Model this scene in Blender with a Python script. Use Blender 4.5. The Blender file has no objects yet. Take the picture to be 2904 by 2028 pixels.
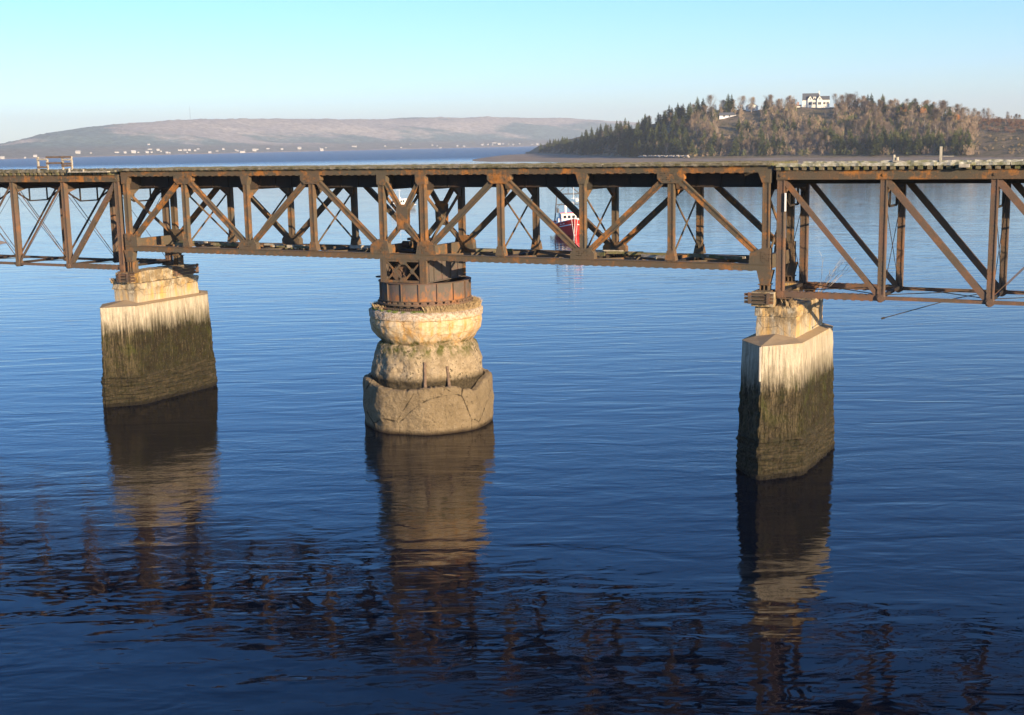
import bpy, bmesh, math, random
import numpy as np
from mathutils import Vector, noise
random.seed(7)
R = math.radians
scene = bpy.context.scene
COL = scene.collection

# ------------------------------------------------------------------ camera
F, YAW, PITCH, ROLL = 3569.5, 0.4944, 0.1687, -0.0190
CAM = np.array([39.8856, -61.1295, 16.5])
FW = np.array([-math.sin(YAW)*math.cos(PITCH), math.cos(YAW)*math.cos(PITCH), -math.sin(PITCH)])
_r0 = np.array([math.cos(YAW), math.sin(YAW), 0.0]); _u0 = np.cross(_r0, FW)
RT = math.cos(ROLL)*_r0 + math.sin(ROLL)*_u0
UP = -math.sin(ROLL)*_r0 + math.cos(ROLL)*_u0
cd = bpy.data.cameras.new('camera'); cam = bpy.data.objects.new('camera', cd); COL.objects.link(cam)
from mathutils import Matrix
M = Matrix(((RT[0], UP[0], -FW[0], CAM[0]), (RT[1], UP[1], -FW[1], CAM[1]), (RT[2], UP[2], -FW[2], CAM[2]), (0, 0, 0, 1)))
cam.matrix_world = M
cd.sensor_width = 36; cd.lens = F/2904*36; cd.clip_start = 0.5; cd.clip_end = 60000
scene.camera = cam
scene.render.resolution_x = 1024; scene.render.resolution_y = 715

# ------------------------------------------------------------------ world, sun, exposure
SUN_AZ, SUN_EL = 63.0, 12.0            # azimuth from -Y towards +X
w = bpy.data.worlds.new("World"); scene.world = w; w.use_nodes = True
nt = w.node_tree; nt.nodes.clear()
sky = nt.nodes.new('ShaderNodeTexSky'); sky.sky_type = 'NISHITA'; sky.sun_disc = False
sky.sun_elevation = R(SUN_EL); sky.sun_rotation = R(180-SUN_AZ)
sky.altitude = 0; sky.air_density = 1.0; sky.dust_density = 0.3; sky.ozone_density = 3.0
bg = nt.nodes.new('ShaderNodeBackground'); bg.inputs[1].default_value = 0.105
wo = nt.nodes.new('ShaderNodeOutputWorld')
hs = nt.nodes.new('ShaderNodeHueSaturation'); hs.inputs['Saturation'].default_value = 1.12
tn = nt.nodes.new('ShaderNodeMix'); tn.data_type = 'RGBA'; tn.blend_type = 'MULTIPLY'; tn.inputs[0].default_value = 1.0; tn.inputs[7].default_value = (0.84, 1.0, 1.34, 1)
nt.links.new(sky.outputs[0], tn.inputs[6]); nt.links.new(tn.outputs[2], hs.inputs['Color']); nt.links.new(hs.outputs[0], bg.inputs[0]); nt.links.new(bg.outputs[0], wo.inputs[0])
sd = bpy.data.lights.new('sun', 'SUN'); sd.energy = 5.0; sd.angle = R(0.5); sd.color = (1.0, 0.77, 0.50)
sun = bpy.data.objects.new('sun', sd); COL.objects.link(sun)
sdir = Vector((math.sin(R(SUN_AZ))*math.cos(R(SUN_EL)), -math.cos(R(SUN_AZ))*math.cos(R(SUN_EL)), math.sin(R(SUN_EL))))
sun.rotation_euler = sdir.to_track_quat('Z', 'Y').to_euler()
vs = scene.view_settings; vs.view_transform = 'Standard'; vs.look = 'None'; vs.exposure = 1.02; vs.gamma = 1
scene.render.engine = 'CYCLES'
scene.cycles.max_bounces = 6; scene.cycles.volume_bounces = 0

# ------------------------------------------------------------------ helpers
def pt(px, py, k):                      # a point k metres in front of the lens plane, along a direction
    return CAM + k*(FW + (px-1452)/F*RT - (py-1014)/F*UP)
def yh(px): return 434.24 - 28.02*px/1452 - 0.0
def project(P):
    d = np.array(P, float)-CAM; z = d@FW
    return 1452+F*(d@RT)/z, 1014-F*(d@UP)/z
def lerp_tab(tab, x):
    if x <= tab[0][0]: return tab[0][1]
    for (a, b), (c, d) in zip(tab, tab[1:]):
        if x <= c: return b+(d-b)*(x-a)/(c-a)
    return tab[-1][1]
def sstep(a, b, x):
    t = max(0, min(1, (x-a)/(b-a))); return t*t*(3-2*t)

class MB:
    def __init__(s): s.v = []; s.f = []; s.m = []
    def quad(s, pts, m=0):
        n = len(s.v); s.v += [tuple(p) for p in pts]; s.f.append(tuple(range(n, n+len(pts)))); s.m.append(m)
    def box(s, c0, c1, m=0):
        x0, y0, z0 = c0; x1, y1, z1 = c1
        n = len(s.v)
        s.v += [(x0,y0,z0),(x1,y0,z0),(x1,y1,z0),(x0,y1,z0),(x0,y0,z1),(x1,y0,z1),(x1,y1,z1),(x0,y1,z1)]
        for f in ((0,3,2,1),(4,5,6,7),(0,1,5,4),(1,2,6,5),(2,3,7,6),(3,0,4,7)):
            s.f.append(tuple(n+i for i in f)); s.m.append(m)
    def beam(s, p0, p1, a, b, side=(0,1,0), m=0):
        """box along p0-p1; a = size across 'side' direction, b = size along the third axis"""
        p0 = Vector(p0); p1 = Vector(p1); d = (p1-p0).normalized()
        sv = Vector(side); sv = (sv - d*sv.dot(d)).normalized(); t = d.cross(sv)
        n = len(s.v)
        for p in (p0, p1):
            for (i, j) in ((-1,-1),(1,-1),(1,1),(-1,1)):
                s.v.append(tuple(p+sv*(i*a/2)+t*(j*b/2)))
        for f in ((0,3,2,1),(4,5,6,7),(0,1,5,4),(1,2,6,5),(2,3,7,6),(3,0,4,7)):
            s.f.append(tuple(n+i for i in f)); s.m.append(m)
    def tube(s, p0, p1, r0, r1=None, n=8, m=0, cap=True):
        r1 = r0 if r1 is None else r1
        p0 = Vector(p0); p1 = Vector(p1); d = (p1-p0).normalized()
        a = d.orthogonal().normalized(); b = d.cross(a); k = len(s.v)
        for p, r in ((p0, r0), (p1, r1)):
            for i in range(n):
                t = 2*math.pi*i/n; s.v.append(tuple(p+a*(r*math.cos(t))+b*(r*math.sin(t))))
        for i in range(n):
            j = (i+1) % n; s.f.append((k+i, k+j, k+n+j, k+n+i)); s.m.append(m)
        if cap:
            s.f.append(tuple(k+i for i in reversed(range(n)))); s.m.append(m)
            s.f.append(tuple(k+n+i for i in range(n))); s.m.append(m)
    def prism(s, poly, y0, y1, m=0):     # polygon in XZ, thickness in Y
        k = len(s.v); n = len(poly)
        for y in (y0, y1):
            for (x, z) in poly: s.v.append((x, y, z))
        s.f.append(tuple(k+i for i in range(n))); s.m.append(m)
        s.f.append(tuple(k+n+i for i in reversed(range(n)))); s.m.append(m)
        for i in range(n):
            j = (i+1) % n; s.f.append((k+j, k+i, k+n+i, k+n+j)); s.m.append(m)
    def build(s, name, mats, parent=None, smooth=False, fix=True):
        me = bpy.data.meshes.new(name); me.from_pydata(s.v, [], s.f)
        mats = mats if isinstance(mats, (list, tuple)) else [mats]
        for x in mats: me.materials.append(x)
        if len(mats) > 1: me.polygons.foreach_set('material_index', s.m)
        if smooth: me.polygons.foreach_set('use_smooth', [True]*len(s.f))
        if fix:
            bm = bmesh.new(); bm.from_mesh(me); bmesh.ops.recalc_face_normals(bm, faces=bm.faces); bm.to_mesh(me); bm.free()
        me.update()
        o = bpy.data.objects.new(name, me); COL.objects.link(o)
        if parent is not None: o.parent = parent
        return o
def tag(o, label=None, cat=None, group=None, kind=None):
    if label: o['label'] = label
    if cat: o['category'] = cat
    if group: o['group'] = group
    if kind: o['kind'] = kind
    return o
def empty(name, loc=(0,0,0), rz=0):
    o = bpy.data.objects.new(name, None); COL.objects.link(o); o.location = loc; o.rotation_euler.z = rz
    o.empty_display_size = 0.2
    return o
def copy_tree(o, parent=None):
    c = o.copy(); COL.objects.link(c); c.parent = parent
    for ch in [x for x in bpy.data.objects if x.parent == o]: copy_tree(ch, c)
    return c
def grid(name, pts, nu, nv, mat, smooth=True, parent=None):
    me = bpy.data.meshes.new(name)
    f = [(j*nu+i, j*nu+i+1, (j+1)*nu+i+1, (j+1)*nu+i) for j in range(nv-1) for i in range(nu-1)]
    me.from_pydata(pts, [], f); me.materials.append(mat)
    if smooth: me.polygons.foreach_set('use_smooth', [True]*len(f))
    bm = bmesh.new(); bm.from_mesh(me); bmesh.ops.recalc_face_normals(bm, faces=bm.faces)
    bm.to_mesh(me); bm.free(); me.update()
    o = bpy.data.objects.new(name, me); COL.objects.link(o); o.parent = parent
    return o
def fbm(x, y, z, o=4): return noise.fractal(Vector((x, y, z)), 1.0, 2.0, o)

# ------------------------------------------------------------------ materials
class NT:
    def __init__(s, name, rough=0.85, spec=0.3):
        s.mat = bpy.data.materials.new(name); s.mat.use_nodes = True; s.t = s.mat.node_tree
        s.b = s.t.nodes['Principled BSDF']; s.b.inputs['Roughness'].default_value = rough
        s.b.inputs['Specular IOR Level'].default_value = spec
        s.geo = s.t.nodes.new('ShaderNodeNewGeometry'); s.pos = s.geo.outputs['Position']
    def n(s, typ, **kw):
        x = s.t.nodes.new(typ)
        for k, v in kw.items(): setattr(x, k, v)
        return x
    def link(s, a, b): s.t.links.new(a, b)
    def mapping(s, scale, loc=(0,0,0), rot=(0,0,0), src=None):
        m = s.n('ShaderNodeMapping'); m.inputs['Scale'].default_value = scale; m.inputs['Location'].default_value = loc
        m.inputs['Rotation'].default_value = rot
        s.link(src or s.pos, m.inputs[0]); return m.outputs[0]
    def noise(s, scale, vec=None, detail=5, rough=0.6, dist=0):
        x = s.n('ShaderNodeTexNoise'); x.inputs['Scale'].default_value = scale; x.inputs['Detail'].default_value = detail
        x.inputs['Roughness'].default_value = rough; x.inputs['Distortion'].default_value = dist
        s.link(vec or s.pos, x.inputs['Vector']); return x.outputs['Fac']
    def voro(s, scale, vec=None, feature='DISTANCE_TO_EDGE'):
        x = s.n('ShaderNodeTexVoronoi', feature=feature); x.inputs['Scale'].default_value = scale
        s.link(vec or s.pos, x.inputs['Vector']); return x.outputs['Distance']
    def ramp(s, fac, stops, interp='LINEAR'):
        x = s.n('ShaderNodeValToRGB'); e = x.color_ramp.elements; x.color_ramp.interpolation = interp
        while len(e) < len(stops): e.new(0.5)
        for i, (p, c) in enumerate(stops):
            e[i].position = p; e[i].color = (c if len(c) == 4 else (*c, 1)) if isinstance(c, tuple) else (c, c, c, 1)
        s.link(fac, x.inputs[0]); return x.outputs[0]
    def mix(s, fac, a, b, mode='MIX'):
        x = s.n('ShaderNodeMix', data_type='RGBA', blend_type=mode)
        for i, v in ((0, fac), (6, a), (7, b)):
            if isinstance(v, (int, float)): x.inputs[i].default_value = v
            elif isinstance(v, tuple): x.inputs[i].default_value = (*v, 1)
            else: s.link(v, x.inputs[i])
        return x.outputs[2]
    def math(s, op, a, b=None, clamp=False):
        x = s.n('ShaderNodeMath', operation=op, use_clamp=clamp)
        for i, v in ((0, a), (1, b)):
            if v is None: continue
            if isinstance(v, (int, float)): x.inputs[i].default_value = v
            else: s.link(v, x.inputs[i])
        return x.outputs[0]
    def sep(s, vec=None):
        x = s.n('ShaderNodeSeparateXYZ'); s.link(vec or s.pos, x.inputs[0]); return x.outputs
    def rng(s, v, a, b, c=0.0, d=1.0):
        x = s.n('ShaderNodeMapRange'); x.clamp = True
        for i, q in enumerate((a, b, c, d)): x.inputs[i+1].default_value = q
        s.link(v, x.inputs[0]); return x.outputs[0]
    def bump(s, h, strength=0.3, dist=0.02, prev=None):
        x = s.n('ShaderNodeBump'); x.inputs['Strength'].default_value = strength; x.inputs['Distance'].default_value = dist
        s.link(h, x.inputs['Height'])
        if prev is not None: s.link(prev, x.inputs['Normal'])
        return x.outputs[0]
    def col(s, c):
        if isinstance(c, tuple): s.b.inputs['Base Color'].default_value = (*c, 1)
        else: s.link(c, s.b.inputs['Base Color'])
    def nrm(s, n): s.link(n, s.b.inputs['Normal'])

def rust(name, grey=(0.098,0.080,0.054), orange=(0.28,0.122,0.036), lo=0.51, hi=0.63, tint=(0.125,0.083,0.050)):
    m = NT(name, 0.82, 0.25)
    n1 = m.noise(0.85, m.mapping((1,1,1.3)), 7, 0.68)
    n2 = m.noise(5, m.mapping((1,1,0.35)), 6, 0.7)
    n3 = m.noise(0.6, m.mapping((1,1,1), loc=(13,4,2)), 5, 0.6)
    mask = m.ramp(m.math('ADD', m.math('MULTIPLY', n1, 0.72), m.math('MULTIPLY', n2, 0.28)), [(lo, 0.0), (hi, 1.0)])
    c = m.mix(m.ramp(n3, [(0.42, 0.0), (0.62, 1.0)]), grey, tint)
    c = m.mix(mask, c, orange)
    fine = m.noise(28, None, 4, 0.7)
    c = m.mix(1.0, c, m.ramp(fine, [(0.25, 0.62), (0.75, 1.3)]), 'MULTIPLY')
    m.col(c); m.nrm(m.bump(m.noise(22, None, 5, 0.7), 0.5, 0.012))
    return m.mat
RUST = rust('rusted_steel')
RUST_END = rust('rusted_steel_red', (0.11,0.083,0.058), (0.24,0.108,0.045), 0.50, 0.68, (0.145,0.090,0.062))
RUST_CHORD = rust('rusted_chord', (0.092,0.077,0.053), (0.34,0.142,0.036), 0.49, 0.585, (0.12,0.080,0.048))
RUST_DARK = rust('dark_steel', (0.032,0.028,0.023), (0.10,0.05,0.022), 0.58, 0.7, (0.045,0.03,0.022))  # darker rust copy; the shade under the deck is put into its colour

def drum_mat():
    m = NT('drum_plate', 0.8, 0.25)
    n1 = m.noise(1.6, m.mapping((1.2,1.2,0.55)), 6, 0.65); z = m.sep()[2]
    g = m.rng(z, 7.6, 8.7, 0.14, -0.12)
    mask = m.ramp(m.math('ADD', n1, g), [(0.53, 0.0), (0.66, 1.0)])
    c = m.mix(mask, (0.105,0.088,0.072), (0.28,0.122,0.046))
    c = m.mix(m.ramp(m.noise(3, None, 5), [(0.5, 0.0), (0.7, 0.7)]), c, (0.17,0.10,0.085))
    m.col(c); m.nrm(m.bump(m.noise(20, None, 4), 0.4, 0.01)); return m.mat
DRUM = drum_mat()

def timber(name, a, b, moss=0.0, mc=(0.10,0.11,0.035)):
    m = NT(name, 0.9, 0.2)
    n = m.noise(7, m.mapping((0.6,1.5,1.5)), 7, 0.75)
    c = m.mix(m.ramp(n, [(0.38, 0.0), (0.62, 1.0)]), a, b)
    if moss: c = m.mix(m.ramp(m.noise(2.2, None, 7, 0.75), [(0.53-moss*0.2, 0.0), (0.62, 1.0)]), c, mc)
    m.col(c); m.nrm(m.bump(n, 0.6, 0.02)); return m.mat
TIE = timber('old_tie_timber', (0.10,0.075,0.05), (0.23,0.19,0.13), 0.5)
GUARD = timber('weathered_guard_timber', (0.11,0.095,0.07), (0.32,0.285,0.22), 0.75, (0.085,0.075,0.035))
GUARD_PALE = timber('lichen_guard_timber', (0.28,0.26,0.20), (0.55,0.53,0.44), 0.55, (0.17,0.17,0.08))
GREYWOOD = timber('grey_wood', (0.23,0.20,0.15), (0.50,0.45,0.36), 0.0)
BROWNWOOD = timber('brown_wood', (0.10,0.07,0.05), (0.22,0.15,0.10), 0.0)

def pier_mat(name, zt=4.9, block=False):
    m = NT(name, 0.9, 0.2); xyz = m.sep(); z = xyz[2]
    streak = m.noise(6.5, m.mapping((1,1,0.09)), 7, 0.78)           # vertical board marks
    streak2 = m.noise(15, m.mapping((1,1,0.05)), 4, 0.6)
    blot = m.noise(1.1, None, 6, 0.65)
    sc_ = m.math('ADD', m.math('MULTIPLY', xyz[0], 0.66/0.21), m.math('MULTIPLY', xyz[1], 0.75/0.21))
    sc_ = m.math('ADD', sc_, m.math('MULTIPLY', m.noise(0.8, None, 2), 0.9))
    vj = m.math('MULTIPLY', m.ramp(m.math('FRACT', sc_), [(0.0, 1.0), (0.16, 0.0)]), m.ramp(m.noise(2.2, m.mapping((1,1,0.3), loc=(4,4,4)), 5, 0.7), [(0.42, 0.1), (0.58, 1.0)]))
    vj = m.math('MULTIPLY', vj, m.rng(z, 6.62, 6.5))
    hz_c = m.math('ADD', m.math('MULTIPLY', z, 1/0.27), m.math('MULTIPLY', m.noise(0.7, None, 3), 0.8))
    hj = m.math('MULTIPLY', m.ramp(m.math('FRACT', hz_c), [(0.0, 1.0), (0.22, 0.0)]), m.ramp(m.noise(1.8, m.mapping((1,1,2.5), loc=(1,9,4)), 5, 0.7), [(0.42, 0.0), (0.56, 1.0)]))
    pale = m.mix(m.ramp(streak, [(0.36, 0.0), (0.60, 1.0)]), (0.31,0.26,0.18), (0.49,0.425,0.31))
    pale = m.mix(m.ramp(streak2, [(0.60, 0.0), (0.72, 0.8)]), pale, (0.20,0.165,0.13))
    stain = m.ramp(m.noise(2.4, m.mapping((1,1,0.16), loc=(3,1,0)), 5, 0.6), [(0.46, 0.0), (0.64, 1.0)])
    zst = m.rng(z, 6.3, 6.9)
    pale = m.mix(m.math('MULTIPLY', stain, zst), pale, (0.56,0.34,0.11))
    grime = m.math('MULTIPLY', m.ramp(m.noise(1.6, None, 7, 0.7), [(0.43, 0.0), (0.55, 0.88)]), m.rng(z, 6.9, 7.6))
    pale = m.mix(grime, pale, (0.21,0.155,0.085))
    crack = m.voro(0.75, m.mapping((1,1,0.9), loc=(0.3,0.2,0.1)))
    pale = m.mix(m.math('MULTIPLY', m.ramp(crack, [(0.0, 0.8), (0.016, 0.0)]), m.rng(z, 6.6, 7.2)), pale, (0.10,0.08,0.06))
    pale = m.mix(m.math('MULTIPLY', vj, 0.6), pale, (0.20,0.16,0.11))
    # tide line: z + streaks decides where the algae start
    t = m.math('ADD', z, m.math('MULTIPLY', m.math('SUBTRACT', streak, 0.5), 2.2))
    t = m.math('ADD', t, m.math('MULTIPLY', m.math('SUBTRACT', blot, 0.5), 1.2))
    wet = m.rng(t, zt+0.6, zt-0.8)
    mid = m.mix(m.ramp(m.noise(1.4, None, 6, 0.7), [(0.42, 0.0), (0.62, 1.0)]), (0.033,0.026,0.013), (0.045,0.043,0.014))
    mid = m.mix(m.math('MULTIPLY', m.ramp(streak2, [(0.55, 0.0), (0.68, 0.9)]), m.rng(z, 1.4, 2.4)), mid, (0.17,0.13,0.075))
    green = m.math('MULTIPLY', m.ramp(m.noise(0.75, m.mapping((1,1,0.8), loc=(9,2,0)), 4, 0.6), [(0.55, 0.0), (0.68, 0.8)]), m.rng(z, 2.0, 3.6))
    mid = m.mix(green, mid, (0.075,0.085,0.016))
    boards = m.noise(3.5, m.mapping((0.25,0.25,2.6)), 6, 0.75)
    nose = m.math('MULTIPLY', m.rng(xyz[1], -0.9, -1.3), m.math('MULTIPLY', m.ramp(streak, [(0.46, 0.0), (0.60, 0.9)]), m.rng(z, 1.8, 5.0, 0.45, 1.0)))
    mid = m.mix(nose, mid, (0.21,0.16,0.095))
    low = m.mix(m.ramp(boards, [(0.38, 0.0), (0.70, 1.0)]), (0.028,0.023,0.012), (0.13,0.10,0.058))
    low = m.mix(m.ramp(m.noise(4, None, 6, 0.8), [(0.48, 0.0), (0.56, 0.8)]), low, (0.035,0.034,0.014))
    spk = m.noise(6.0, m.mapping((1,1,0.8), loc=(2,7,1)), 6, 0.85)
    mid = m.mix(m.ramp(spk, [(0.58, 0.0), (0.70, 0.6)]), mid, (0.15,0.12,0.07))
    mid = m.mix(m.ramp(spk, [(0.32, 0.8), (0.44, 0.0)]), mid, (0.022,0.018,0.010))
    mid = m.mix(m.math('MULTIPLY', vj, 0.75), mid, (0.018,0.014,0.008))
    low = m.mix(m.math('MULTIPLY', hj, 0.85), low, (0.012,0.010,0.006))
    dark = m.mix(m.rng(m.math('ADD', z, m.math('MULTIPLY', m.math('SUBTRACT', blot, 0.5), 0.6)), 1.9, 2.05), low, mid)
    dark = m.mix(m.rng(z, 0.35, 0.1), dark, (0.022,0.018,0.012))
    dark = m.mix(1.0, dark, (0.58,0.58,0.56), 'MULTIPLY')
    c = m.mix(wet, pale, dark)
    c = m.mix(1.0, c, m.ramp(m.noise(30, None, 3, 0.7), [(0.2, 0.7), (0.8, 1.22)]), 'MULTIPLY')
    m.col(c)
    h = m.math('ADD', m.math('MULTIPLY', streak2, 0.5), m.math('MULTIPLY', m.noise(9, None, 6, 0.7), 1.0))
    h = m.math('SUBTRACT', h, m.math('MULTIPLY', m.math('ADD', m.math('MULTIPLY', vj, 0.8), m.math('MULTIPLY', hj, m.rng(z, 2.1, 1.9))), 0.8))
    m.nrm(m.bump(h, 0.8, 0.06)); return m.mat
PIER = pier_mat('tide_stained_concrete', 5.15)
PIER_L = pier_mat('tide_stained_concrete_upstream', 5.45)

def round_mat():
    m = NT('round_pier_concrete', 0.92, 0.2); z = m.sep()[2]
    n = m.noise(1.5, None, 7, 0.7); f = m.noise(7, None, 6, 0.75)
    streak = m.noise(3.2, m.mapping((1,1,0.18)), 6, 0.65)
    top = m.mix(m.ramp(streak, [(0.38, 0.0), (0.6, 1.0)]), (0.52,0.30,0.10), (0.55,0.44,0.29))
    top = m.mix(m.rng(m.math('ADD', z, m.math('MULTIPLY', n, 0.5)), 6.72, 6.95), top, m.mix(m.ramp(f, [(0.4, 0.0), (0.55, 1.0)]), (0.26,0.18,0.11), (0.54,0.44,0.33)))
    vor = m.voro(1.0, m.mapping((1,1,2.2)))
    top = m.mix(m.ramp(vor, [(0.0, 0.85), (0.02, 0.0)]), top, (0.13,0.09,0.06))
    body = m.mix(m.ramp(n, [(0.38, 0.0), (0.62, 1.0)]), (0.20,0.15,0.088), (0.42,0.33,0.21))
    body = m.mix(m.ramp(m.math('ADD', m.math('MULTIPLY', f, 0.5), m.math('MULTIPLY', n, 0.5)), [(0.54, 0.0), (0.58, 0.9)]), body, (0.055,0.043,0.022))
    moss = m.math('MULTIPLY', m.ramp(m.noise(2.0, m.mapping((1,1,0.6)), 6, 0.7), [(0.45, 0.0), (0.58, 1.0)]), m.math('MULTIPLY', m.rng(z, 4.1, 4.75), m.rng(z, 5.55, 5.2)))
    c = m.mix(m.rng(m.math('ADD', z, m.math('MULTIPLY', m.math('SUBTRACT', n, 0.5), 1.2)), 4.95, 5.35), body, top)
    c = m.mix(moss, c, (0.085,0.085,0.02))
    c = m.mix(m.math('MULTIPLY', m.rng(z, 3.35, 2.95), m.ramp(f, [(0.2, 0.7), (0.6, 1.0)])), c, (0.035,0.027,0.015))
    m.col(c)
    m.nrm(m.bump(m.math('ADD', f, m.math('MULTIPLY', m.noise(22, None, 4, 0.7), 0.5)), 0.8, 0.08)); return m.mat
ROUND = round_mat()
def jacket_mat():
    m = NT('barnacled_jacket', 0.92, 0.2); z = m.sep()[2]
    n = m.noise(0.9, None, 7, 0.7); f = m.noise(5.5, None, 6, 0.8)
    c = m.mix(m.ramp(n, [(0.35, 0.0), (0.65, 1.0)]), (0.22,0.163,0.092), (0.31,0.235,0.138))
    c = m.mix(m.ramp(f, [(0.57, 0.0), (0.64, 0.8)]), c, (0.055,0.038,0.02))
    c = m.mix(m.ramp(m.noise(6.5, m.mapping((1,1,1), loc=(5,5,5)), 5, 0.8), [(0.55, 0.0), (0.68, 0.7)]), c, (0.40,0.32,0.21))
    crack = m.voro(0.30, m.mapping((1,1,1.1), loc=(1.2,0.4,0.9)))
    wob = m.math('ADD', crack, m.math('MULTIPLY', m.math('SUBTRACT', m.noise(1.6, None, 6, 0.7), 0.5), 0.09))
    c = m.mix(m.ramp(wob, [(0.0, 0.95), (0.012, 0.0)]), c, (0.05,0.035,0.02))
    c = m.mix(m.rng(m.math('ADD', z, m.math('MULTIPLY', n, 0.3)), 0.45, 0.2), c, (0.05,0.035,0.02))
    m.col(c)
    m.nrm(m.bump(m.math('ADD', f, m.math('MULTIPLY', m.noise(3, None, 6, 0.75), 2.0)), 1.0, 0.14)); return m.mat
JACKET = jacket_mat()

def flat(name, c, rough=0.7, var=0.15, sc=6, spec=0.3):
    m = NT(name, rough, spec)
    lo = tuple(x*(1-var) for x in c); hi = tuple(min(1, x*(1+var)) for x in c)
    m.col(m.mix(m.noise(sc, None, 4), lo, hi)); return m.mat
LEDGE = flat('weathered_ledge', (0.37,0.275,0.165), 1.0, 0.25, 2, 0.0)
WHITE = flat('white_paint', (0.78,0.76,0.72), 0.6, 0.06)
CREAM = flat('cream_siding', (0.78,0.74,0.62), 0.7, 0.05)
REDHULL = flat('red_hull_paint', (0.80,0.035,0.03), 0.6, 0.2, 2)
DARKGLASS = flat('dark_glass', (0.02,0.025,0.03), 0.15, 0.1)
ROOF = flat('grey_shingles', (0.10,0.105,0.11), 0.85, 0.2, 1)
ROOFB = flat('brown_shingles', (0.20,0.15,0.13), 0.85, 0.2, 1)
RIG = flat('rigging_grey', (0.11,0.11,0.11), 0.6)
RUBBER = flat('black_rubber', (0.02,0.02,0.02), 0.8)
BLUEHULL = flat('blue_grey_hull', (0.22,0.28,0.36), 0.5)
BRICK = flat('chimney_brick', (0.35,0.22,0.17), 0.9)
STONE = flat('pale_stone', (0.42,0.37,0.31), 0.9, 0.5, 0.4)
POLE = flat('weathered_pole', (0.42,0.38,0.29), 0.9, 0.3, 3)

def leafmat(name, a, b, sc=0.25):
    m = NT(name, 0.9, 0.1)
    c = m.mix(m.ramp(m.noise(sc, None, 5, 0.7), [(0.35, 0.0), (0.65, 1.0)]), a, b)
    oi = m.n('ShaderNodeObjectInfo')
    c = m.mix(1.0, c, m.ramp(oi.outputs['Random'], [(0.0, 0.7), (1.0, 1.35)]), 'MULTIPLY')
    m.col(c); return m.mat
SPRUCE = leafmat('spruce_needles', (0.030,0.044,0.015), (0.10,0.112,0.032))
TWIG = leafmat('bare_twigs', (0.155,0.115,0.078), (0.26,0.19,0.125), 0.06)
TWIGG = leafmat('yellowing_twigs', (0.12,0.10,0.055), (0.21,0.15,0.09))
BARK = flat('dark_bark', (0.12,0.09,0.07), 0.9, 0.3)
BIRCH = flat('pale_bark', (0.52,0.45,0.37), 0.85, 0.3, 1)
DRYGRASS = flat('dry_grass', (0.36,0.26,0.14), 0.9, 0.4, 3)
GREENGRASS = flat('green_grass', (0.13,0.17,0.03), 0.9, 0.4, 3)

# ------------------------------------------------------------------ water
def water_mat():
    m = NT('water', 0.03, 0.5)
    m.b.inputs['IOR'].default_value = 1.25
    m.col((0.0012, 0.0032, 0.0085))
    xyz = m.sep()
    # ripples run roughly square to the line of sight; several lengths laid over each other
    rot = (0, 0, -YAW)
    base = m.mapping((1,1,1), rot=(0,0,-YAW))
    warp = m.noise(0.06, base, 3, 0.5)
    def rip(sx, sy, sc, loc, det=3, r=0.5):
        return m.noise(sc, m.mapping((sx, sy, 1), loc=loc, src=base), det, r, 0.6)
    h1 = rip(0.30, 1.0, 0.55, (0,0,0), 3, 0.45)
    h2 = rip(0.42, 1.0, 1.7, (7,3,0), 3, 0.5)
    h3 = rip(0.7, 1.0, 5.0, (2,9,0), 3, 0.55)
    patch = m.noise(0.045, m.mapping((0.6,1.2,1), loc=(3.1,1.7,0), src=base), 4, 0.6)
    calm = m.ramp(patch, [(0.40, 0.25), (0.62, 1.0)])
    near = None                          # disturbed water round the pier feet
    for (cx, cy, r) in ((-21.75, 2.4, 3.6), (0, 2.13, 3.9), (22.05, 2.1, 3.4), (-12.0, -16.0, 8.0), (-1.0, -20.0, 5.0)):
        v = m.n('ShaderNodeVectorMath', operation='DISTANCE'); m.link(m.pos, v.inputs[0]); v.inputs[1].default_value = (cx, cy, 0)
        e = m.rng(v.outputs['Value'], r+5.5, r-0.5); near = e if near is None else m.math('ADD', near, e)
    h = m.math('ADD', m.math('MULTIPLY', h1, 0.72), m.math('MULTIPLY', m.math('MULTIPLY', h2, 0.19), calm))
    chop = m.math('ADD', m.ramp(patch, [(0.48, 0.12), (0.66, 1.0)]), m.math('MULTIPLY', near, 0.7))
    h = m.math('ADD', h, m.math('MULTIPLY', m.math('MULTIPLY', h3, 0.055), chop))
    h = m.math('ADD', h, m.math('MULTIPLY', m.math('MULTIPLY', m.noise(1.3, base, 4, 0.6, 1.2), 0.10), chop))
    sx = m.sep(base)
    fg = m.rng(sx[1], 2, -26)
    h = m.math('ADD', h, m.math('MULTIPLY', m.math('MULTIPLY', m.noise(0.62, m.mapping((0.7,1,1), loc=(4,8,0), src=base), 2, 0.5, 0.8), 0.42), fg))
    # wind-ruffled basin far out
    far = m.rng(sx[1], 1050, 1400)
    bigr = m.noise(0.35, m.mapping((0.5,1,1), src=base), 6, 0.7)
    hh = m.math('ADD', h, m.math('MULTIPLY', m.math('MULTIPLY', bigr, 9.0), far))
    m.nrm(m.bump(hh, 1.0, 0.085))
    rr = m.rng(sx[1], 1000, 1500, 0.025, 0.34)
    m.link(rr, m.b.inputs['Roughness'])
    return m.mat
WATER = water_mat()
mb = MB(); mb.quad([(-14000,-3000,0),(14000,-3000,0),(14000,16000,0),(-14000,16000,0)])
tag(mb.build('water', WATER, fix=False), kind='structure')

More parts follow.
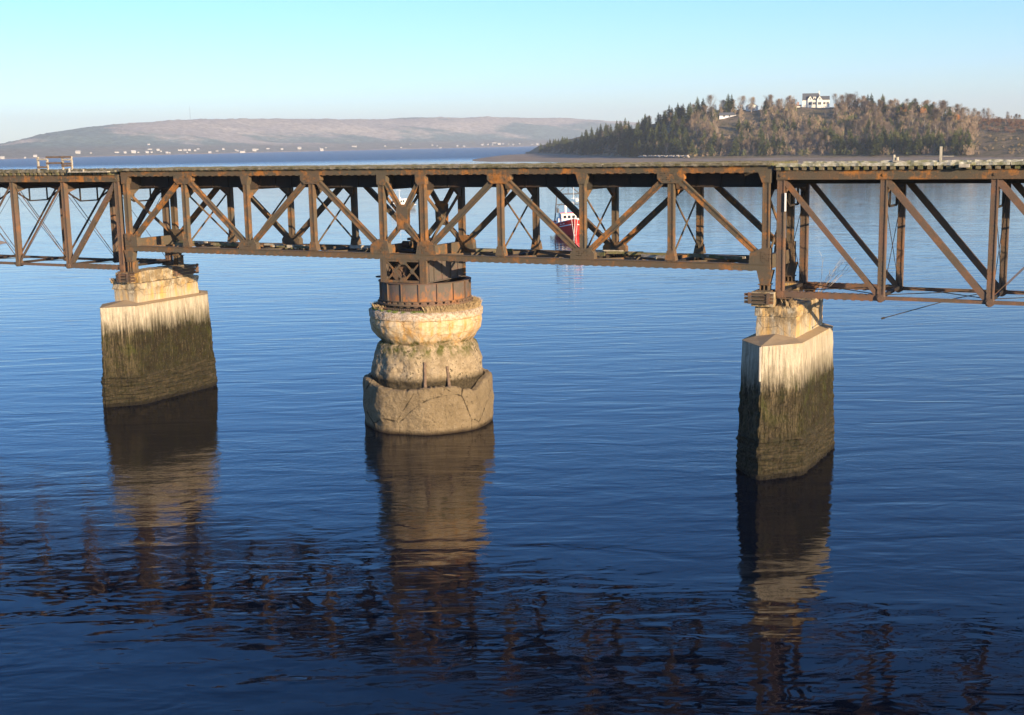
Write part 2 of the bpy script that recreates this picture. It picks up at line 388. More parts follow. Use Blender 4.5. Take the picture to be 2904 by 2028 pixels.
# ------------------------------------------------------------------ swing span
W = 4.27; PA = 5.0; TW = 2.8
PX = [-TW/2-PA*k for k in (4,3,2,1,0)]; PX = PX+[-x for x in PX[::-1]]
ZT0, ZT1 = 14.85, 15.16       # top chord
ZB0, ZB1 = 10.0, 10.33        # bottom chord
def flanged(m, p0, p1, depth, width, lip=0.05, rivets=0.0, Yf=(0,1,0)):
    """built-up member: web box with proud flange angles along both edges and rivet heads"""
    p0 = Vector(p0); p1 = Vector(p1); d = (p1-p0).normalized(); s = Vector(Yf); t = d.cross(s)
    m.beam(p0, p1, width*0.72, depth, Yf)
    for k in (-1, 1):
        o = t*(k*(depth/2-0.03)); m.beam(p0+o, p1+o, width, 0.066, Yf)
    if rivets:
        L = (p1-p0).length; n = int(L/rivets)
        for i in range(n):
            for k in (-1, 1):
                for q in (-1, 1):
                    c = p0+d*((i+0.5)*L/n)+t*(k*(depth/2-0.03))+s*(q*(width/2+0.008))
                    m.beam(c-d*0.02, c+d*0.02, 0.016, 0.036, Yf)
def post_mesh(X, Y, z0, z1, wx=0.33, wy=0.34, lace=True, rivets=0.3):
    m = MB()
    for k in (-1, 1):                   # two channels with lacing between them
        m.box((X+k*wx/2-(0.06 if k > 0 else 0), Y-wy/2, z0), (X+k*wx/2+(0.06 if k < 0 else 0), Y+wy/2, z1))
    m.box((X-wx/2+0.06, Y-wy/2+0.03, z0), (X+wx/2-0.06, Y-wy/2+0.06, z1))
    n = int((z1-z0)/0.42); h = (z1-z0)/n
    for i in range(n):                  # back lacing bars
        a, b = (-1, 1) if i % 2 else (1, -1)
        m.beam((X+a*(wx/2-0.04), Y+wy/2+0.012, z0+i*h), (X+b*(wx/2-0.04), Y+wy/2+0.012, z0+(i+1)*h), 0.02, 0.06)
        if rivets:
            for q in (-1, 1):
                for dz in (0.1, 0.31):
                    m.box((X+q*(wx/2-0.045)-0.017, Y-wy/2-0.016, z0+i*h+dz), (X+q*(wx/2-0.045)+0.017, Y-wy/2-0.002, z0+i*h+dz+0.034))
    return m

span = empty('swing_span', (0, W/2, 10.0))
tag(span, 'long rusty steel truss span balanced on the round pier, between the two shorter end trusses', 'bridge span')
off = Vector((0, -W/2, -10.0))
def sp(mb_, name, mat=RUST, parent=span, **k):
    mb_.v = [(x+off.x, y+off.y, z+off.z) for (x, y, z) in mb_.v]
    return mb_.build(name, mat, parent, **k)
LX0, LX1 = PX[0]-0.28, PX[9]+0.28
for Y in (0.0, W):
    m = MB(); m.box((LX0, Y-0.17, ZT0+0.05), (LX1, Y+0.17, ZT1-0.04))
    m.box((LX0, Y-0.21, ZT1-0.04), (LX1, Y+0.21, ZT1)); m.box((LX0, Y-0.20, ZT0), (LX1, Y-0.12, ZT0+0.05)); m.box((LX0, Y+0.12, ZT0), (LX1, Y+0.20, ZT0+0.05))
    x = LX0+0.2
    while x < LX1-0.2:
        m.box((x, Y-0.19, ZT0-0.035), (x+0.22, Y+0.19, ZT0-0.003)); x += 0.5
    x = LX0+0.1
    while x < LX1-0.1:
        m.box((x, Y-0.186, ZT1-0.105), (x+0.03, Y-0.171, ZT1-0.075)); m.box((x, Y-0.186, ZT0+0.075), (x+0.03, Y-0.171, ZT0+0.105)); x += 0.24
    sp(m, 'top_chord', RUST_CHORD)
    m = MB(); m.box((LX0, Y-0.17, ZB0+0.045), (LX1, Y+0.17, ZB1-0.035))
    m.box((LX0, Y-0.21, ZB1-0.035), (LX1, Y+0.21, ZB1)); m.box((LX0, Y-0.20, ZB0), (LX1, Y-0.12, ZB0+0.045)); m.box((LX0, Y+0.12, ZB0), (LX1, Y+0.20, ZB0+0.045))
    x = LX0+0.2
    while x < LX1-0.2:
        m.box((x, Y-0.19, ZB0-0.03), (x+0.22, Y+0.19, ZB0-0.003)); x += 0.5
    sp(m, 'bottom_chord', RUST_CHORD if False else RUST)
    # posts
    for i, X in enumerate(PX):
        wx = 0.36 if i in (0, 4, 5, 9) else 0.33
        sp(post_mesh(X, Y, ZB1-0.05, ZT0+0.03, wx, 0.30), 'post')
    # diagonals  (W pattern, apex at the top of panels 1, 3, 6, 8)
    for (a, b) in ((1,0),(1,2),(3,2),(3,4),(6,5),(6,7),(8,7),(8,9)):
        m = MB(); xa, xb = PX[a], PX[b]; s = 1 if xb > xa else -1
        p0 = Vector((xa+s*0.30, Y, ZT0-0.25)); p1 = Vector((xb-s*0.35, Y, ZB1+0.42))
        flanged(m, p0, p1, 0.30, 0.24, rivets=0.34); sp(m, 'diagonal', RUST_CHORD if a in (1, 8) else RUST)
    # gusset plates
    for i, X in enumerate(PX):
        m = MB(); mb2 = MB(); mb3 = MB()
        for q in (1,):
            y0 = Y-0.193; y1 = Y+0.193
            if i in (1, 3, 6, 8):
                m.prism([(X-0.72,ZT0+0.06),(X-0.72,ZT0-0.30),(X-0.45,ZT0-0.52),(X+0.45,ZT0-0.52),(X+0.72,ZT0-0.30),(X+0.72,ZT0+0.06)], y0, y1)
                mb2.prism([(X-0.30,ZB1+0.04),(X+0.30,ZB1+0.04),(X+0.19,ZB1+0.55),(X-0.19,ZB1+0.55)], y0, y1)
            elif i in (2, 7):
                m.prism([(X-0.36,ZT0+0.06),(X-0.19,ZT0-0.55),(X+0.19,ZT0-0.55),(X+0.36,ZT0+0.06)], y0, y1)
                mb2.prism([(X-0.70,ZB1-0.02),(X-0.70,ZB1+0.30),(X-0.50,ZB1+0.56),(X+0.50,ZB1+0.56),(X+0.70,ZB1+0.30),(X+0.70,ZB1-0.02)], y0, y1)
            elif i in (0, 9):
                s = 1 if i == 0 else -1
                m.prism([(X-s*0.24,ZT0+0.06),(X-s*0.24,ZT0-0.5),(X+s*0.20,ZT0-0.5),(X+s*0.42,ZT0+0.06)], y0, y1)
                mb2.prism([(X-s*0.27,ZB1+0.8),(X+s*0.15,ZB1+0.8),(X+s*0.78,ZB1+0.55),(X+s*0.82,ZB1-0.02),(X-s*0.27,ZB1-0.02)], y0, y1)
                mb3.prism([(X-0.42,ZB0+0.04),(X+0.42,ZB0+0.04),(X+0.24,ZB0-0.66),(X-0.24,ZB0-0.66)], y0, y1)
            else:
                s = 1 if i == 4 else -1
                m.prism([(X-0.24,ZT0+0.06),(X-0.24,ZT0-0.55),(X+0.24,ZT0-0.62),(X+s*0.40,ZT0-0.4),(X+s*0.40,ZT0+0.06)] if s > 0 else
                        [(X+0.24,ZT0+0.06),(X+0.24,ZT0-0.55),(X-0.24,ZT0-0.62),(X-0.40,ZT0-0.4),(X-0.40,ZT0+0.06)], y0, y1)
                mb2.prism([(X-s*0.85,ZB1-0.02),(X-s*0.80,ZB1+0.5),(X-s*0.3,ZB1+0.8),(X+s*0.35,ZB1+0.7),(X+s*0.5,ZB1-0.02)], y0, y1)
        for _ in range(46):             # rivet heads
            zz = random.uniform(0, 1)
            if i in (2, 4, 5, 7, 9, 0): rx, rz = X+round(random.uniform(-0.3,0.3)/0.1)*0.1, ZB1+0.08+round(zz*5)*0.1
            else: rx, rz = X+round(random.uniform(-0.5,0.5)/0.1)*0.1, ZT0-0.42+round(zz*4)*0.1
            (mb2 if i in (2, 4, 5, 7, 9, 0) else m).box((rx-0.017, Y-0.207, rz-0.017), (rx+0.017, Y-0.192, rz+0.017))
        if mb3.v: sp(mb3, 'foot_plate', RUST)
        sp(mb2, 'gusset_plate', RUST)
        sp(m, 'gusset_plate', RUST_CHORD if i in (1, 6, 8) else RUST)
    # X brace over the pivot
    m = MB(); zc = 12.42
    for (sx, z) in ((-1, ZT0-0.2), (1, ZT0-0.2), (-1, ZB1+0.5), (1, ZB1+0.5)):
        flanged(m, Vector((sx*(TW/2-0.12), Y, z)), Vector((sx*0.12, Y, zc+(0.42 if z > 12 else -0.42))), 0.26, 0.2)
    for q in (-1, 1): m.prism([(-0.36,zc-0.72),(-0.40,zc+0.5),(-0.25,zc+0.72),(0.25,zc+0.72),(0.40,zc+0.5),(0.36,zc-0.72)], Y+q*0.125-0.012, Y+q*0.125+0.012)
    for _ in range(26):
        rx, rz = round(random.uniform(-0.28,0.28)/0.09)*0.09, zc+round(random.uniform(-0.55,0.55)/0.1)*0.1
        m.box((rx-0.02, Y-0.155, rz-0.02), (rx+0.02, Y-0.138, rz+0.02))
    sp(m, 'pivot_brace', RUST_CHORD)
# floor beams, stringers, knee brackets, sway bracing
for i, X in enumerate(PX):
    m = MB(); m.box((X-0.02, 0.17, 14.0), (X+0.02, W-0.17, 14.82)); m.box((X-0.15, 0.17, 14.78), (X+0.15, W-0.17, 14.82)); m.box((X-0.15, 0.17, 13.97), (X+0.15, W-0.17, 14.01))
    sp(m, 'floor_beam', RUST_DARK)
    for s, y0 in ((1, 0.17), (-1, W-0.17)):
        m = MB()
        for px in (X,):
            k = len(m.v)
            pts = [(y0,13.97),(y0,13.4),(y0+s*0.85,13.97)]
            m.v += [(px-0.1,a,b) for a, b in pts]+[(px+0.1,a,b) for a, b in pts]
            m.f += [(k,k+1,k+2),(k+5,k+4,k+3),(k,k+3,k+4,k+1),(k+1,k+4,k+5,k+2),(k+2,k+5,k+3,k)]; m.m += [0]*5
        sp(m, 'knee_bracket', RUST)
    heavy = 0.2 if i in (4, 5, 0, 9) else 0.10
    m = MB(); m.beam((X, 0.15, 13.75), (X, W-0.15, ZB1+0.35), heavy, 0.05, (0,0,1)) ; sp(m, 'sway_brace', RUST)
    m = MB(); m.beam((X+0.06, 0.15, ZB1+0.35), (X+0.06, W-0.15, 13.75), heavy, 0.05, (0,0,1)); sp(m, 'sway_brace', RUST)
    if i in (0, 9, 4, 5):
        m = MB(); m.box((X-0.14, 0.17, 10.05), (X+0.14, W-0.17, 10.75)); sp(m, 'end_strut', RUST)
    else:
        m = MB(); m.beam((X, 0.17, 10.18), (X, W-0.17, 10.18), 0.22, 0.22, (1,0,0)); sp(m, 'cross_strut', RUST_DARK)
for Y in (1.25, W-1.25):
    m = MB(); m.box((LX0, Y-0.02, 14.12), (LX1, Y+0.02, 14.9)); m.box((LX0, Y-0.15, 14.86), (LX1, Y+0.15, 14.9)); m.box((LX0, Y-0.15, 14.08), (LX1, Y+0.15, 14.12))
    x = LX0+0.3
    while x < LX1: m.box((x, Y-0.10, 14.12), (x+0.03, Y-0.02, 14.86)); x += 1.25
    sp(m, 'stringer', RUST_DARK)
# bottom lateral bracing with loose timbers lying on it
for i in range(9):
    a, b = PX[i], PX[i+1]
    for (y0, y1) in ((0.2, W-0.2), (W-0.2, 0.2)):
        m = MB(); m.beam((a+0.2, y0, 10.22+0.06*(y0 > 1)), (b-0.2, y1, 10.22+0.06*(y0 > 1)), 0.18, 0.05, (0,0,1)); sp(m, 'lateral_brace', RUST)
for i in range(26):
    X = random.uniform(PX[0]+1, PX[9]-1)
    if abs(X) < 1.5: continue
    L = random.uniform(0.8, 2.4); a = random.uniform(-0.35, 0.35); Y = random.uniform(0.8, W-0.9)
    m = MB(); p = Vector((X, Y, 10.42+random.uniform(0, 0.05))); d = Vector((math.cos(a), math.sin(a), 0))*L/2
    m.beam(p-d, p+d, random.uniform(0.08,0.2), 0.07, (0,0,1)); m.beam(p+Vector((0.1,-0.2,-0.09)), p+Vector((0.0,0.25,-0.09)), 0.1, 0.1, (0,0,1))
    sp(m, 'loose_plank', TIE if i % 3 else GREYWOOD)
# machinery bits at the pivot
m = MB(); m.box((-0.15,1.2,10.35),(0.15,1.5,11.0)); m.box((0.35,1.2,10.35),(0.6,1.5,10.95)); m.box((-0.5,1.1,11.0),(0.9,1.6,11.14)); m.tube((-0.9,1.3,10.75),(-0.4,1.3,10.75),0.2,n=12); m.box((-1.1,0.9,10.33),(1.1,3.3,10.42))
sp(m, 'turning_machinery', RUST_DARK)
# ties and guard timbers on the swing span
m = MB()
tie_m = None
n = 70
for i in range(n):
    X = LX0+0.15+(LX1-LX0-0.3)*i/(n-1)
    if tie_m is None:
        m = MB(); m.box((-0.10,-0.32,0),(0.10,W+0.32,0.15)); tie_m = m.build('crosstie', TIE, span)
        o = tie_m
    else:
        o = tie_m.copy(); COL.objects.link(o)
    o.parent = span; o.location = (X, -W/2, 15.163-10.0)
def rough_board(x0, x1, y0, y1, z0, z1, step=0.35, amp=0.02, seed=0):
    m = MB(); rr = random.Random(seed); n = max(2, int((x1-x0)/step)); prev = None
    for i in range(n+1):
        x = x0+(x1-x0)*i/n; a = rr.uniform(-amp, amp); b = rr.uniform(-amp, amp)
        k = len(m.v); m.v += [(x,y0+b,z0),(x,y1,z0),(x,y1,z1+a),(x,y0+b,z1+a)]
        if i:
            p = k-4
            for j in range(4): m.f.append((p+j, p+(j+1)%4, k+(j+1)%4, k+j)); m.m.append(0)
    m.f.append((0,1,2,3)); m.f.append((k+3,k+2,k+1,k)); m.m += [0,0]
    return m
for Y0, Y1, sd_ in ((-0.36,-0.12,1),(W+0.12,W+0.36,2)):
    xs_ = [LX0, -13.2, -4.8, 4.1, 12.7, LX1]
    for a, b in zip(xs_, xs_[1:]): sp(rough_board(a+0.02, b-0.02, Y0, Y1, 15.20, 15.325, 0.3, 0.018, int(a*7)+sd_), 'guard_timber', GUARD)

# ------------------------------------------------------------------ end spans
def end_span(side):
    X0 = side*22.15; step = side*4.93
    nod = [X0+step*i for i in range(7)]
    root = empty('approach_span', (X0, W/2, 8.85))
    O = Vector((X0, W/2, 8.85))
    def ap(m, name, mat=RUST_END, **k):
        m.v = [(x-O.x, y-O.y, z-O.z) for (x, y, z) in m.v]; return m.build(name, mat, root, **k)
    xe = nod[-1]
    lo, hi = min(X0-side*0.22, xe), max(X0-side*0.22, xe)
    for Y in (0.0, W):
        m = MB(); m.box((lo, Y-0.2, 14.52), (hi, Y+0.2, 14.92)); m.box((lo, Y-0.24, 14.92), (hi, Y+0.24, 14.95)); m.box((lo, Y-0.23, 14.49), (hi, Y-0.13, 14.54)); m.box((lo, Y+0.13, 14.49), (hi, Y+0.23, 14.54))
        for x in nod[:-1]: m.tube((x+side*0.0, Y-0.25, 14.70), (x, Y+0.25, 14.70), 0.07, n=10)
        ap(m, 'top_chord', RUST_CHORD)
        for i, X in enumerate(nod[:-1]):
            if i == 0: pm = post_mesh(X, Y, 8.62, 14.5, 0.38, 0.34)
            else: pm = post_mesh(X, Y, 8.72, 14.5, 0.32, 0.34)
            ap(pm, 'post')
            m = MB(); m.tube((X, Y-0.26, 8.85), (X, Y+0.26, 8.85), 0.13, n=12); m.tube((X, Y-0.22, 8.85), (X, Y+0.22, 8.85), 0.2, n=12); ap(m, 'pin')
            # diagonal: top of this node to the foot of the next
            xb = nod[i+1]
            if i == 0 or (side > 0):
                m = MB(); p0 = Vector((X+side*0.12, Y, 14.45)); p1 = Vector((xb-side*0.1, Y, 8.92))
                wd = 0.22 if (side > 0 and i == 0) else 0.30
                for q in (-1, 1): m.beam(p0+Vector((0,q*0.1,0)), p1+Vector((0,q*0.1,0)), 0.05, wd, (0,1,0))
                d = (p1-p0); L = d.length
                if side < 0 or i > 0:
                    for k in range(int(L/0.6)): c = p0+d*((k+0.5)*0.6/L); m.beam(c-d.normalized()*0.1, c+d.normalized()*0.1, 0.2, wd-0.02, (0,1,0))
                ap(m, 'diagonal')
            else:
                for q in (-1, 1):
                    m = MB(); m.beam((X+side*0.06-q*0.09, Y+q*0.08, 14.5), (xb-q*0.09, Y+q*0.08, 8.9), 0.05, 0.13, (0,1,0)); ap(m, 'eyebar')
            if i >= 1:
                m = MB()
                m.beam((xb, Y+0.02, 14.4), (X, Y+0.02, 9.0), 0.035, 0.04, (0,1,0))
                if i >= (1 if side < 0 else 2): ap(m, 'counter_rod')
            # bottom chord
            m = MB()
            if i == 0:
                m.box((min(X,xb), Y-0.14, 8.72), (max(X,xb), Y-0.09, 9.0)); m.box((min(X,xb), Y+0.09, 8.72), (max(X,xb), Y+0.14, 9.0))
                k = 0; x = min(X, xb)+0.1
                while x < max(X,xb)-0.35:
                    m.beam((x, Y-0.12, 9.008), (x+0.3, Y+0.12, 9.008), 0.05, 0.012, (0,0,1) if False else (1,0,0)); m.box((x, Y-0.16, 8.995), (x+0.16, Y+0.16, 9.02)); m.box((x+0.1, Y-0.16, 8.69), (x+0.24, Y+0.16, 8.715)); x += 0.42
            else:
                for q in (-1, 1): m.beam((X, Y+q*0.13, 8.85), (xb, Y+q*0.13, 8.85), 0.05, 0.15, (0,1,0))
            ap(m, 'bottom_chord')
        # knee plates at the tops of the posts
        for i, X in enumerate(nod[:-1]):
            m = MB(); s = 1 if Y == 0 else -1
            k = len(m.v); pts = [(Y+s*0.18,14.4),(Y+s*0.18,13.75),(Y+s*1.0,14.0),(Y+s*1.0,14.4)]
            m.v += [(X-0.1,a,b) for a, b in pts]+[(X+0.1,a,b) for a, b in pts]
            m.f += [(k,k+1,k+2,k+3),(k+7,k+6,k+5,k+4)]+[(k+j,k+4+j,k+4+(j+1)%4,k+(j+1)%4) for j in range(4)]; m.m += [0]*6
            ap(m, 'knee_plate')
    for i, X in enumerate(nod[:-1]):
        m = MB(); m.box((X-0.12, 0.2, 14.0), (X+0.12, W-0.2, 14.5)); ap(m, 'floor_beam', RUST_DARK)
        m = MB()       # hanging trapezoid of the sway frame
        m.beam((X,0.2,13.8),(X,1.35,13.15),0.09,0.09,(1,0,0)); m.beam((X,1.35,13.15),(X,2.9,13.15),0.09,0.09,(1,0,0)); m.beam((X,2.9,13.15),(X,W-0.2,13.8),0.09,0.09,(1,0,0))
        m.beam((X,1.35,13.15),(X,1.35,14.0),0.09,0.07,(1,0,0)); m.beam((X,2.9,13.15),(X,2.9,14.0),0.09,0.07,(1,0,0))
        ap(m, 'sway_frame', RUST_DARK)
        for q, (y0, y1) in enumerate(((0.15, W-0.15), (W-0.15, 0.15))):
            m = MB(); m.tube((X+0.05*q, y0, 13.7), (X+0.05*q, y1, 9.0), 0.018, n=5); ap(m, 'sway_rod', RUST_DARK)
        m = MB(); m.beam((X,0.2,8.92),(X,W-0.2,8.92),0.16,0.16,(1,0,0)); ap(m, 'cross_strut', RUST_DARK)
        if i < 6:
            for (y0, y1) in ((0.2, W-0.2), (W-0.2, 0.2)):
                m = MB(); m.tube((X, y0, 8.98), (nod[i+1], y1, 8.98), 0.022, n=5); ap(m, 'lateral_rod', RUST_DARK)
    for Y in (1.25, W-1.25):
        m = MB(); m.box((lo, Y-0.12, 14.25), (hi, Y+0.12, 14.93)); ap(m, 'stringer', RUST_DARK)
    # ties
    tie0 = None; n = int(abs(hi-lo)/0.42)
    for i in range(n):
        X = lo+0.12+i*0.42+random.uniform(-0.03,0.03)
        if tie0 is None:
            m = MB(); m.box((-0.11,-0.34,0),(0.11,W+0.34,0.17)); tie0 = m.build('crosstie', TIE, root); o = tie0
        else: o = tie0.copy(); COL.objects.link(o)
        o.parent = root; o.location = (X-O.x, -O.y+random.uniform(-0.05,0.05), 14.953-O.z)
    xs_ = [lo, lo+(hi-lo)*0.36, lo+(hi-lo)*0.7, hi]
    for Y0, Y1 in ((-0.40,-0.16),(W+0.16,W+0.4)):
        for a, b in zip(xs_, xs_[1:]):
            ap(rough_board(a+0.02, b-0.02, Y0, Y1, 15.125, 15.27, 0.18, 0.03, int(a*3)), 'guard_timber', GUARD_PALE if side > 0 else GUARD)
    m = MB(); m.box((lo,0.3,15.13),(hi,W-0.3,15.17)); ap(m, 'deck_boards', GUARD)
    return root, ap, nod
rl, apl, nodl = end_span(-1)
tag(rl, 'rusty pin-connected truss at the left, running out of the picture from the left pier', 'bridge span')
rr_, apr, nodr = end_span(1)
tag(rr_, 'rusty pin-connected truss at the right with widely spaced posts, starting from the right pier', 'bridge span')
# torn-off rod dangling under the right span
m = MB(); m.tube((32.0, 4.1, 9.0), (30.0, 2.7, 8.62), 0.022, n=6); m.tube((30.0, 2.7, 8.62), (27.1, 0.9, 7.78), 0.022, n=6); m.tube((27.1,0.9,7.78),(26.95,0.83,7.74),0.05,n=6); apr(m, 'dangling_rod', RUST_DARK)['label'] = 'bent loose rod hanging below the truss'
# small white board on the end post of the right span, pale boards at the deck edges
m = MB(); m.box((22.36,-0.24,12.95),(22.44,-0.19,13.85)); apr(m, 'marker_board', WHITE)
m = MB(); m.box((30.5,-0.64,15.03),(30.95,-0.42,15.18)); apr(m, 'edge_board', GREYWOOD)
m = MB(); m.box((-25.9,-0.70,15.12),(-22.3,-0.42,15.19)); m.box((-25.9,-0.62,15.19),(-25.83,-0.5,15.40)); m.box((-24.6,-0.62,15.19),(-24.55,-0.5,15.33)); apl(m, 'edge_board', GREYWOOD)

# ------------------------------------------------------------------ piers
def shaft(cx, back, zt, mat, name, apex, seed, root, O):
    top = [(0,-2.7),(1.5,-1.0),(1.5,back),(0,back+1.7),(-1.5,back),(-1.5,-1.0)]
    bot = [(0,-2.95),(1.68,-1.12),(1.68,back+0.12),(0,back+1.9),(-1.68,back+0.12),(-1.68,-1.12)]
    cols = []
    for i in range(6):
        a, b = Vector(top[i]), Vector(top[(i+1)%6]); n = max(2, int((b-a).length/0.085)); nx = Vector((b.y-a.y, -(b.x-a.x))).normalized()
        for k in range(n):
            t = k/n; tp = a.lerp(b, t); bp = Vector(bot[i]).lerp(Vector(bot[(i+1)%6]), t)
            nn = nx
            if k == 0:
                c = Vector(top[i-1]); pn = Vector((a.y-c.y, -(a.x-c.x))).normalized(); nn = (nx+pn).normalized()
            cols.append((tp, bp, nn, k == 0))
    rows = 86; z0 = -1.2; v = []; f = []
    for j in range(rows+1):
        t = j/rows; z = z0+(zt-z0)*t
        for i, (tp, bp, nn, cor) in enumerate(cols):
            p = bp.lerp(tp, max(0, (z)/(zt)) if z > 0 else 0)
            d = 0.0
            x, y = cx+p.x, p.y
            groove = noise.noise(Vector((x*5.5+seed, y*5.5, z*0.10)))
            wgt = sstep(5.2, 3.6, z)
            d += 0.022*groove*(0.5+wgt)
            d += wgt*(0.085*fbm(x*2.2, y*2.2+seed, z*2.2, 4)+0.05*fbm(x*7, y*7+seed, z*7, 3))+0.03*fbm(x*1.2, y*1.2, z*1.2+seed, 3)
            low = sstep(2.05, 1.9, z+0.15*noise.noise(Vector((x*1.5, y*1.5, seed))))
            d += low*(0.05+0.07*noise.noise(Vector((x*0.8, y*0.8, z*7+seed)))+0.05*fbm(x*4, y*4, z*4))
            if cor: d -= 0.03+0.09*abs(noise.noise(Vector((seed, i, z*1.7))))*(1+wgt)
            if j == rows: d = 0
            v.append((x+nn.x*d-O[0], y+nn.y*d-O[1], z-O[2]))
    n = len(cols)
    for j in range(rows):
        for i in range(n): f.append((j*n+i, j*n+(i+1)%n, (j+1)*n+(i+1)%n, (j+1)*n+i))
    me = bpy.data.meshes.new('shaft'); me.from_pydata(v, [], f); me.materials.append(mat); me.update()
    o = bpy.data.objects.new('shaft', me); COL.objects.link(o); o.parent = root
    # sloping weathered top
    m = MB(); T = [(cx+a-O[0], b-O[1], zt-O[2]+0.002) for a, b in top]
    T = [(x+(0.03 if x > cx-O[0] else -0.03), y, z) for x, y, z in T]
    A = (cx-O[0], -0.25-O[1], apex-O[2]); B = (cx-O[0], back+0.1-O[1], apex-O[2])
    R0 = (cx+1.0-O[0], -0.25-O[1], zt+0.12-O[2]); R1 = (cx+1.0-O[0], back+0.1-O[1], zt+0.12-O[2])
    L0 = (cx-1.0-O[0], -0.25-O[1], zt+0.12-O[2]); L1 = (cx-1.0-O[0], back+0.1-O[1], zt+0.12-O[2])
    for q in ([T[0],T[1],R0,A],[T[0],A,L0,T[5]],[T[1],T[2],R1,R0],[T[2],T[3],B,R1],[T[3],T[4],L1,B],[T[4],T[5],L0,L1]):
        if len(q) == 4: m.quad(q[:3]); m.quad([q[0],q[2],q[3]])
    m.box((cx-1.05-O[0],-0.26-O[1],zt-0.3-O[2]),(cx+1.05-O[0],back+0.15-O[1],zt+0.02-O[2]))
    m.build('sloped_ledge', LEDGE, root, fix=False)
def rough_block(x0, x1, y0, y1, z0, z1, root, O, name, mat, amp=0.05, step=0.12, seed=0, bulge=0.0):
    bm = bmesh.new(); n = [max(2, int(abs(b-a)/step)) for a, b in ((x0,x1),(y0,y1),(z0,z1))]
    cache = {}
    def V(i, j, k):
        key = (i, j, k)
        if key not in cache:
            x = x0+(x1-x0)*i/n[0]; y = y0+(y1-y0)*j/n[1]; z = z0+(z1-z0)*k/n[2]
            c = Vector(((x0+x1)/2, (y0+y1)/2, (z0+z1)/2))
            nx = Vector(((-1 if i == 0 else 1 if i == n[0] else 0), (-1 if j == 0 else 1 if j == n[1] else 0), (-1 if k == 0 else 1 if k == n[2] else 0)))
            ed = abs(nx.x)+abs(nx.y)+abs(nx.z)
            d = amp*fbm(x*1.7+seed, y*1.7, z*1.7, 4)
            if ed > 1: d -= amp*0.9*abs(fbm(x*3+seed, y*3, z*3+5, 3))
            cache[key] = bm.verts.new((x+nx.x*d-O[0], y+nx.y*d-O[1], z+nx.z*d*0.6-O[2]))
        return cache[key]
    for a in range(n[0]):
        for b in range(n[1]):
            bm.faces.new((V(a,b,0),V(a,b+1,0),V(a+1,b+1,0),V(a+1,b,0))); bm.faces.new((V(a,b,n[2]),V(a+1,b,n[2]),V(a+1,b+1,n[2]),V(a,b+1,n[2])))
        for c in range(n[2]):
            bm.faces.new((V(a,0,c),V(a+1,0,c),V(a+1,0,c+1),V(a,0,c+1))); bm.faces.new((V(a,n[1],c),V(a,n[1],c+1),V(a+1,n[1],c+1),V(a+1,n[1],c)))
    for b in range(n[1]):
        for c in range(n[2]):
            bm.faces.new((V(0,b,c),V(0,b,c+1),V(0,b+1,c+1),V(0,b+1,c))); bm.faces.new((V(n[0],b,c),V(n[0],b+1,c),V(n[0],b+1,c+1),V(n[0],b,c+1)))
    me = bpy.data.meshes.new(name); bm.to_mesh(me); bm.free(); me.materials.append(mat)
    o = bpy.data.objects.new(name, me); COL.objects.link(o); o.parent = root
    return o
def steel_beams(x0, x1, y0, y1, z, n, vertical, label, bars=3, h=0.17):
    """short stack of parallel steel beams tied with end plates"""
    root = empty('beam_grillage', ((x0+x1)/2, (y0+y1)/2, z)); O = ((x0+x1)/2, (y0+y1)/2, z)
    for k in range(bars):
        m = MB(); zz = z+k*(h+0.06)
        if vertical == 'x':
            m.box((x0,y0,zz),(x1,y0+0.05,zz+h)); m.box((x0,y0-0.05,zz),(x1,y0+0.15,zz+0.03)); m.box((x0,y0-0.05,zz+h-0.03),(x1,y0+0.15,zz+h)); m.box((x0,y1-0.05,zz),(x1,y1,zz+h))
        else:
            m.box((x0,y0,zz),(x0+0.05,y1,zz+h)); m.box((x0-0.05,y0,zz),(x0+0.15,y1,zz+0.03)); m.box((x1-0.05,y0,zz),(x1,y1,zz+h)); m.box((x1-0.15,y0,zz+h-0.03),(x1+0.05,y1,zz+h))
        m.v = [(a-O[0], b-O[1], c-O[2]) for a, b, c in m.v]; m.build('beam', RUST_END, root)
    H = bars*(h+0.06)
    for xx in ((x0+0.2, x1-0.3) if vertical == 'x' else (x0,)):
        m = MB()
        if vertical == 'x': m.box((xx,y0-0.075,z-0.02),(xx+0.16,y0-0.052,z+H))
        else:
            m.box((x1+0.052,y0+0.1,z-0.02),(x1+0.075,y0+0.35,z+H)); m.box((x1+0.052,y1-0.35,z-0.02),(x1+0.075,y1-0.1,z+H))
        m.v = [(a-O[0], b-O[1], c-O[2]) for a, b, c in m.v]; m.build('tie_plate', RUST_END, root)
    tag(root, label, 'steel beams'); return root
def tuft(name, centres, mat, label, h=0.35, n=40, spread=0.25, lean=0.5):
    m = MB()
    for (x, y, z) in centres:
        for _ in range(n):
            a = random.uniform(0, 6.28); r = spread*math.sqrt(random.random()); bx, by = x+r*math.cos(a), y+r*math.sin(a)
            hh = h*random.uniform(0.5, 1.2); lx, ly = random.uniform(-lean,lean)*hh, random.uniform(-lean,lean)*hh; w_ = 0.012
            m.v += [(bx-w_,by,z-0.04),(bx+w_,by+w_,z-0.04),(bx+lx*0.5+w_*0.6,by+ly*0.4,z+hh*0.6),(bx+lx,by+ly,z+hh)]
            k = len(m.v)-4; m.f += [(k,k+1,k+2),(k,k+2,k+3)]; m.m += [0,0]
    o = m.build(name, mat, fix=False); tag(o, label, kind='stuff'); return o

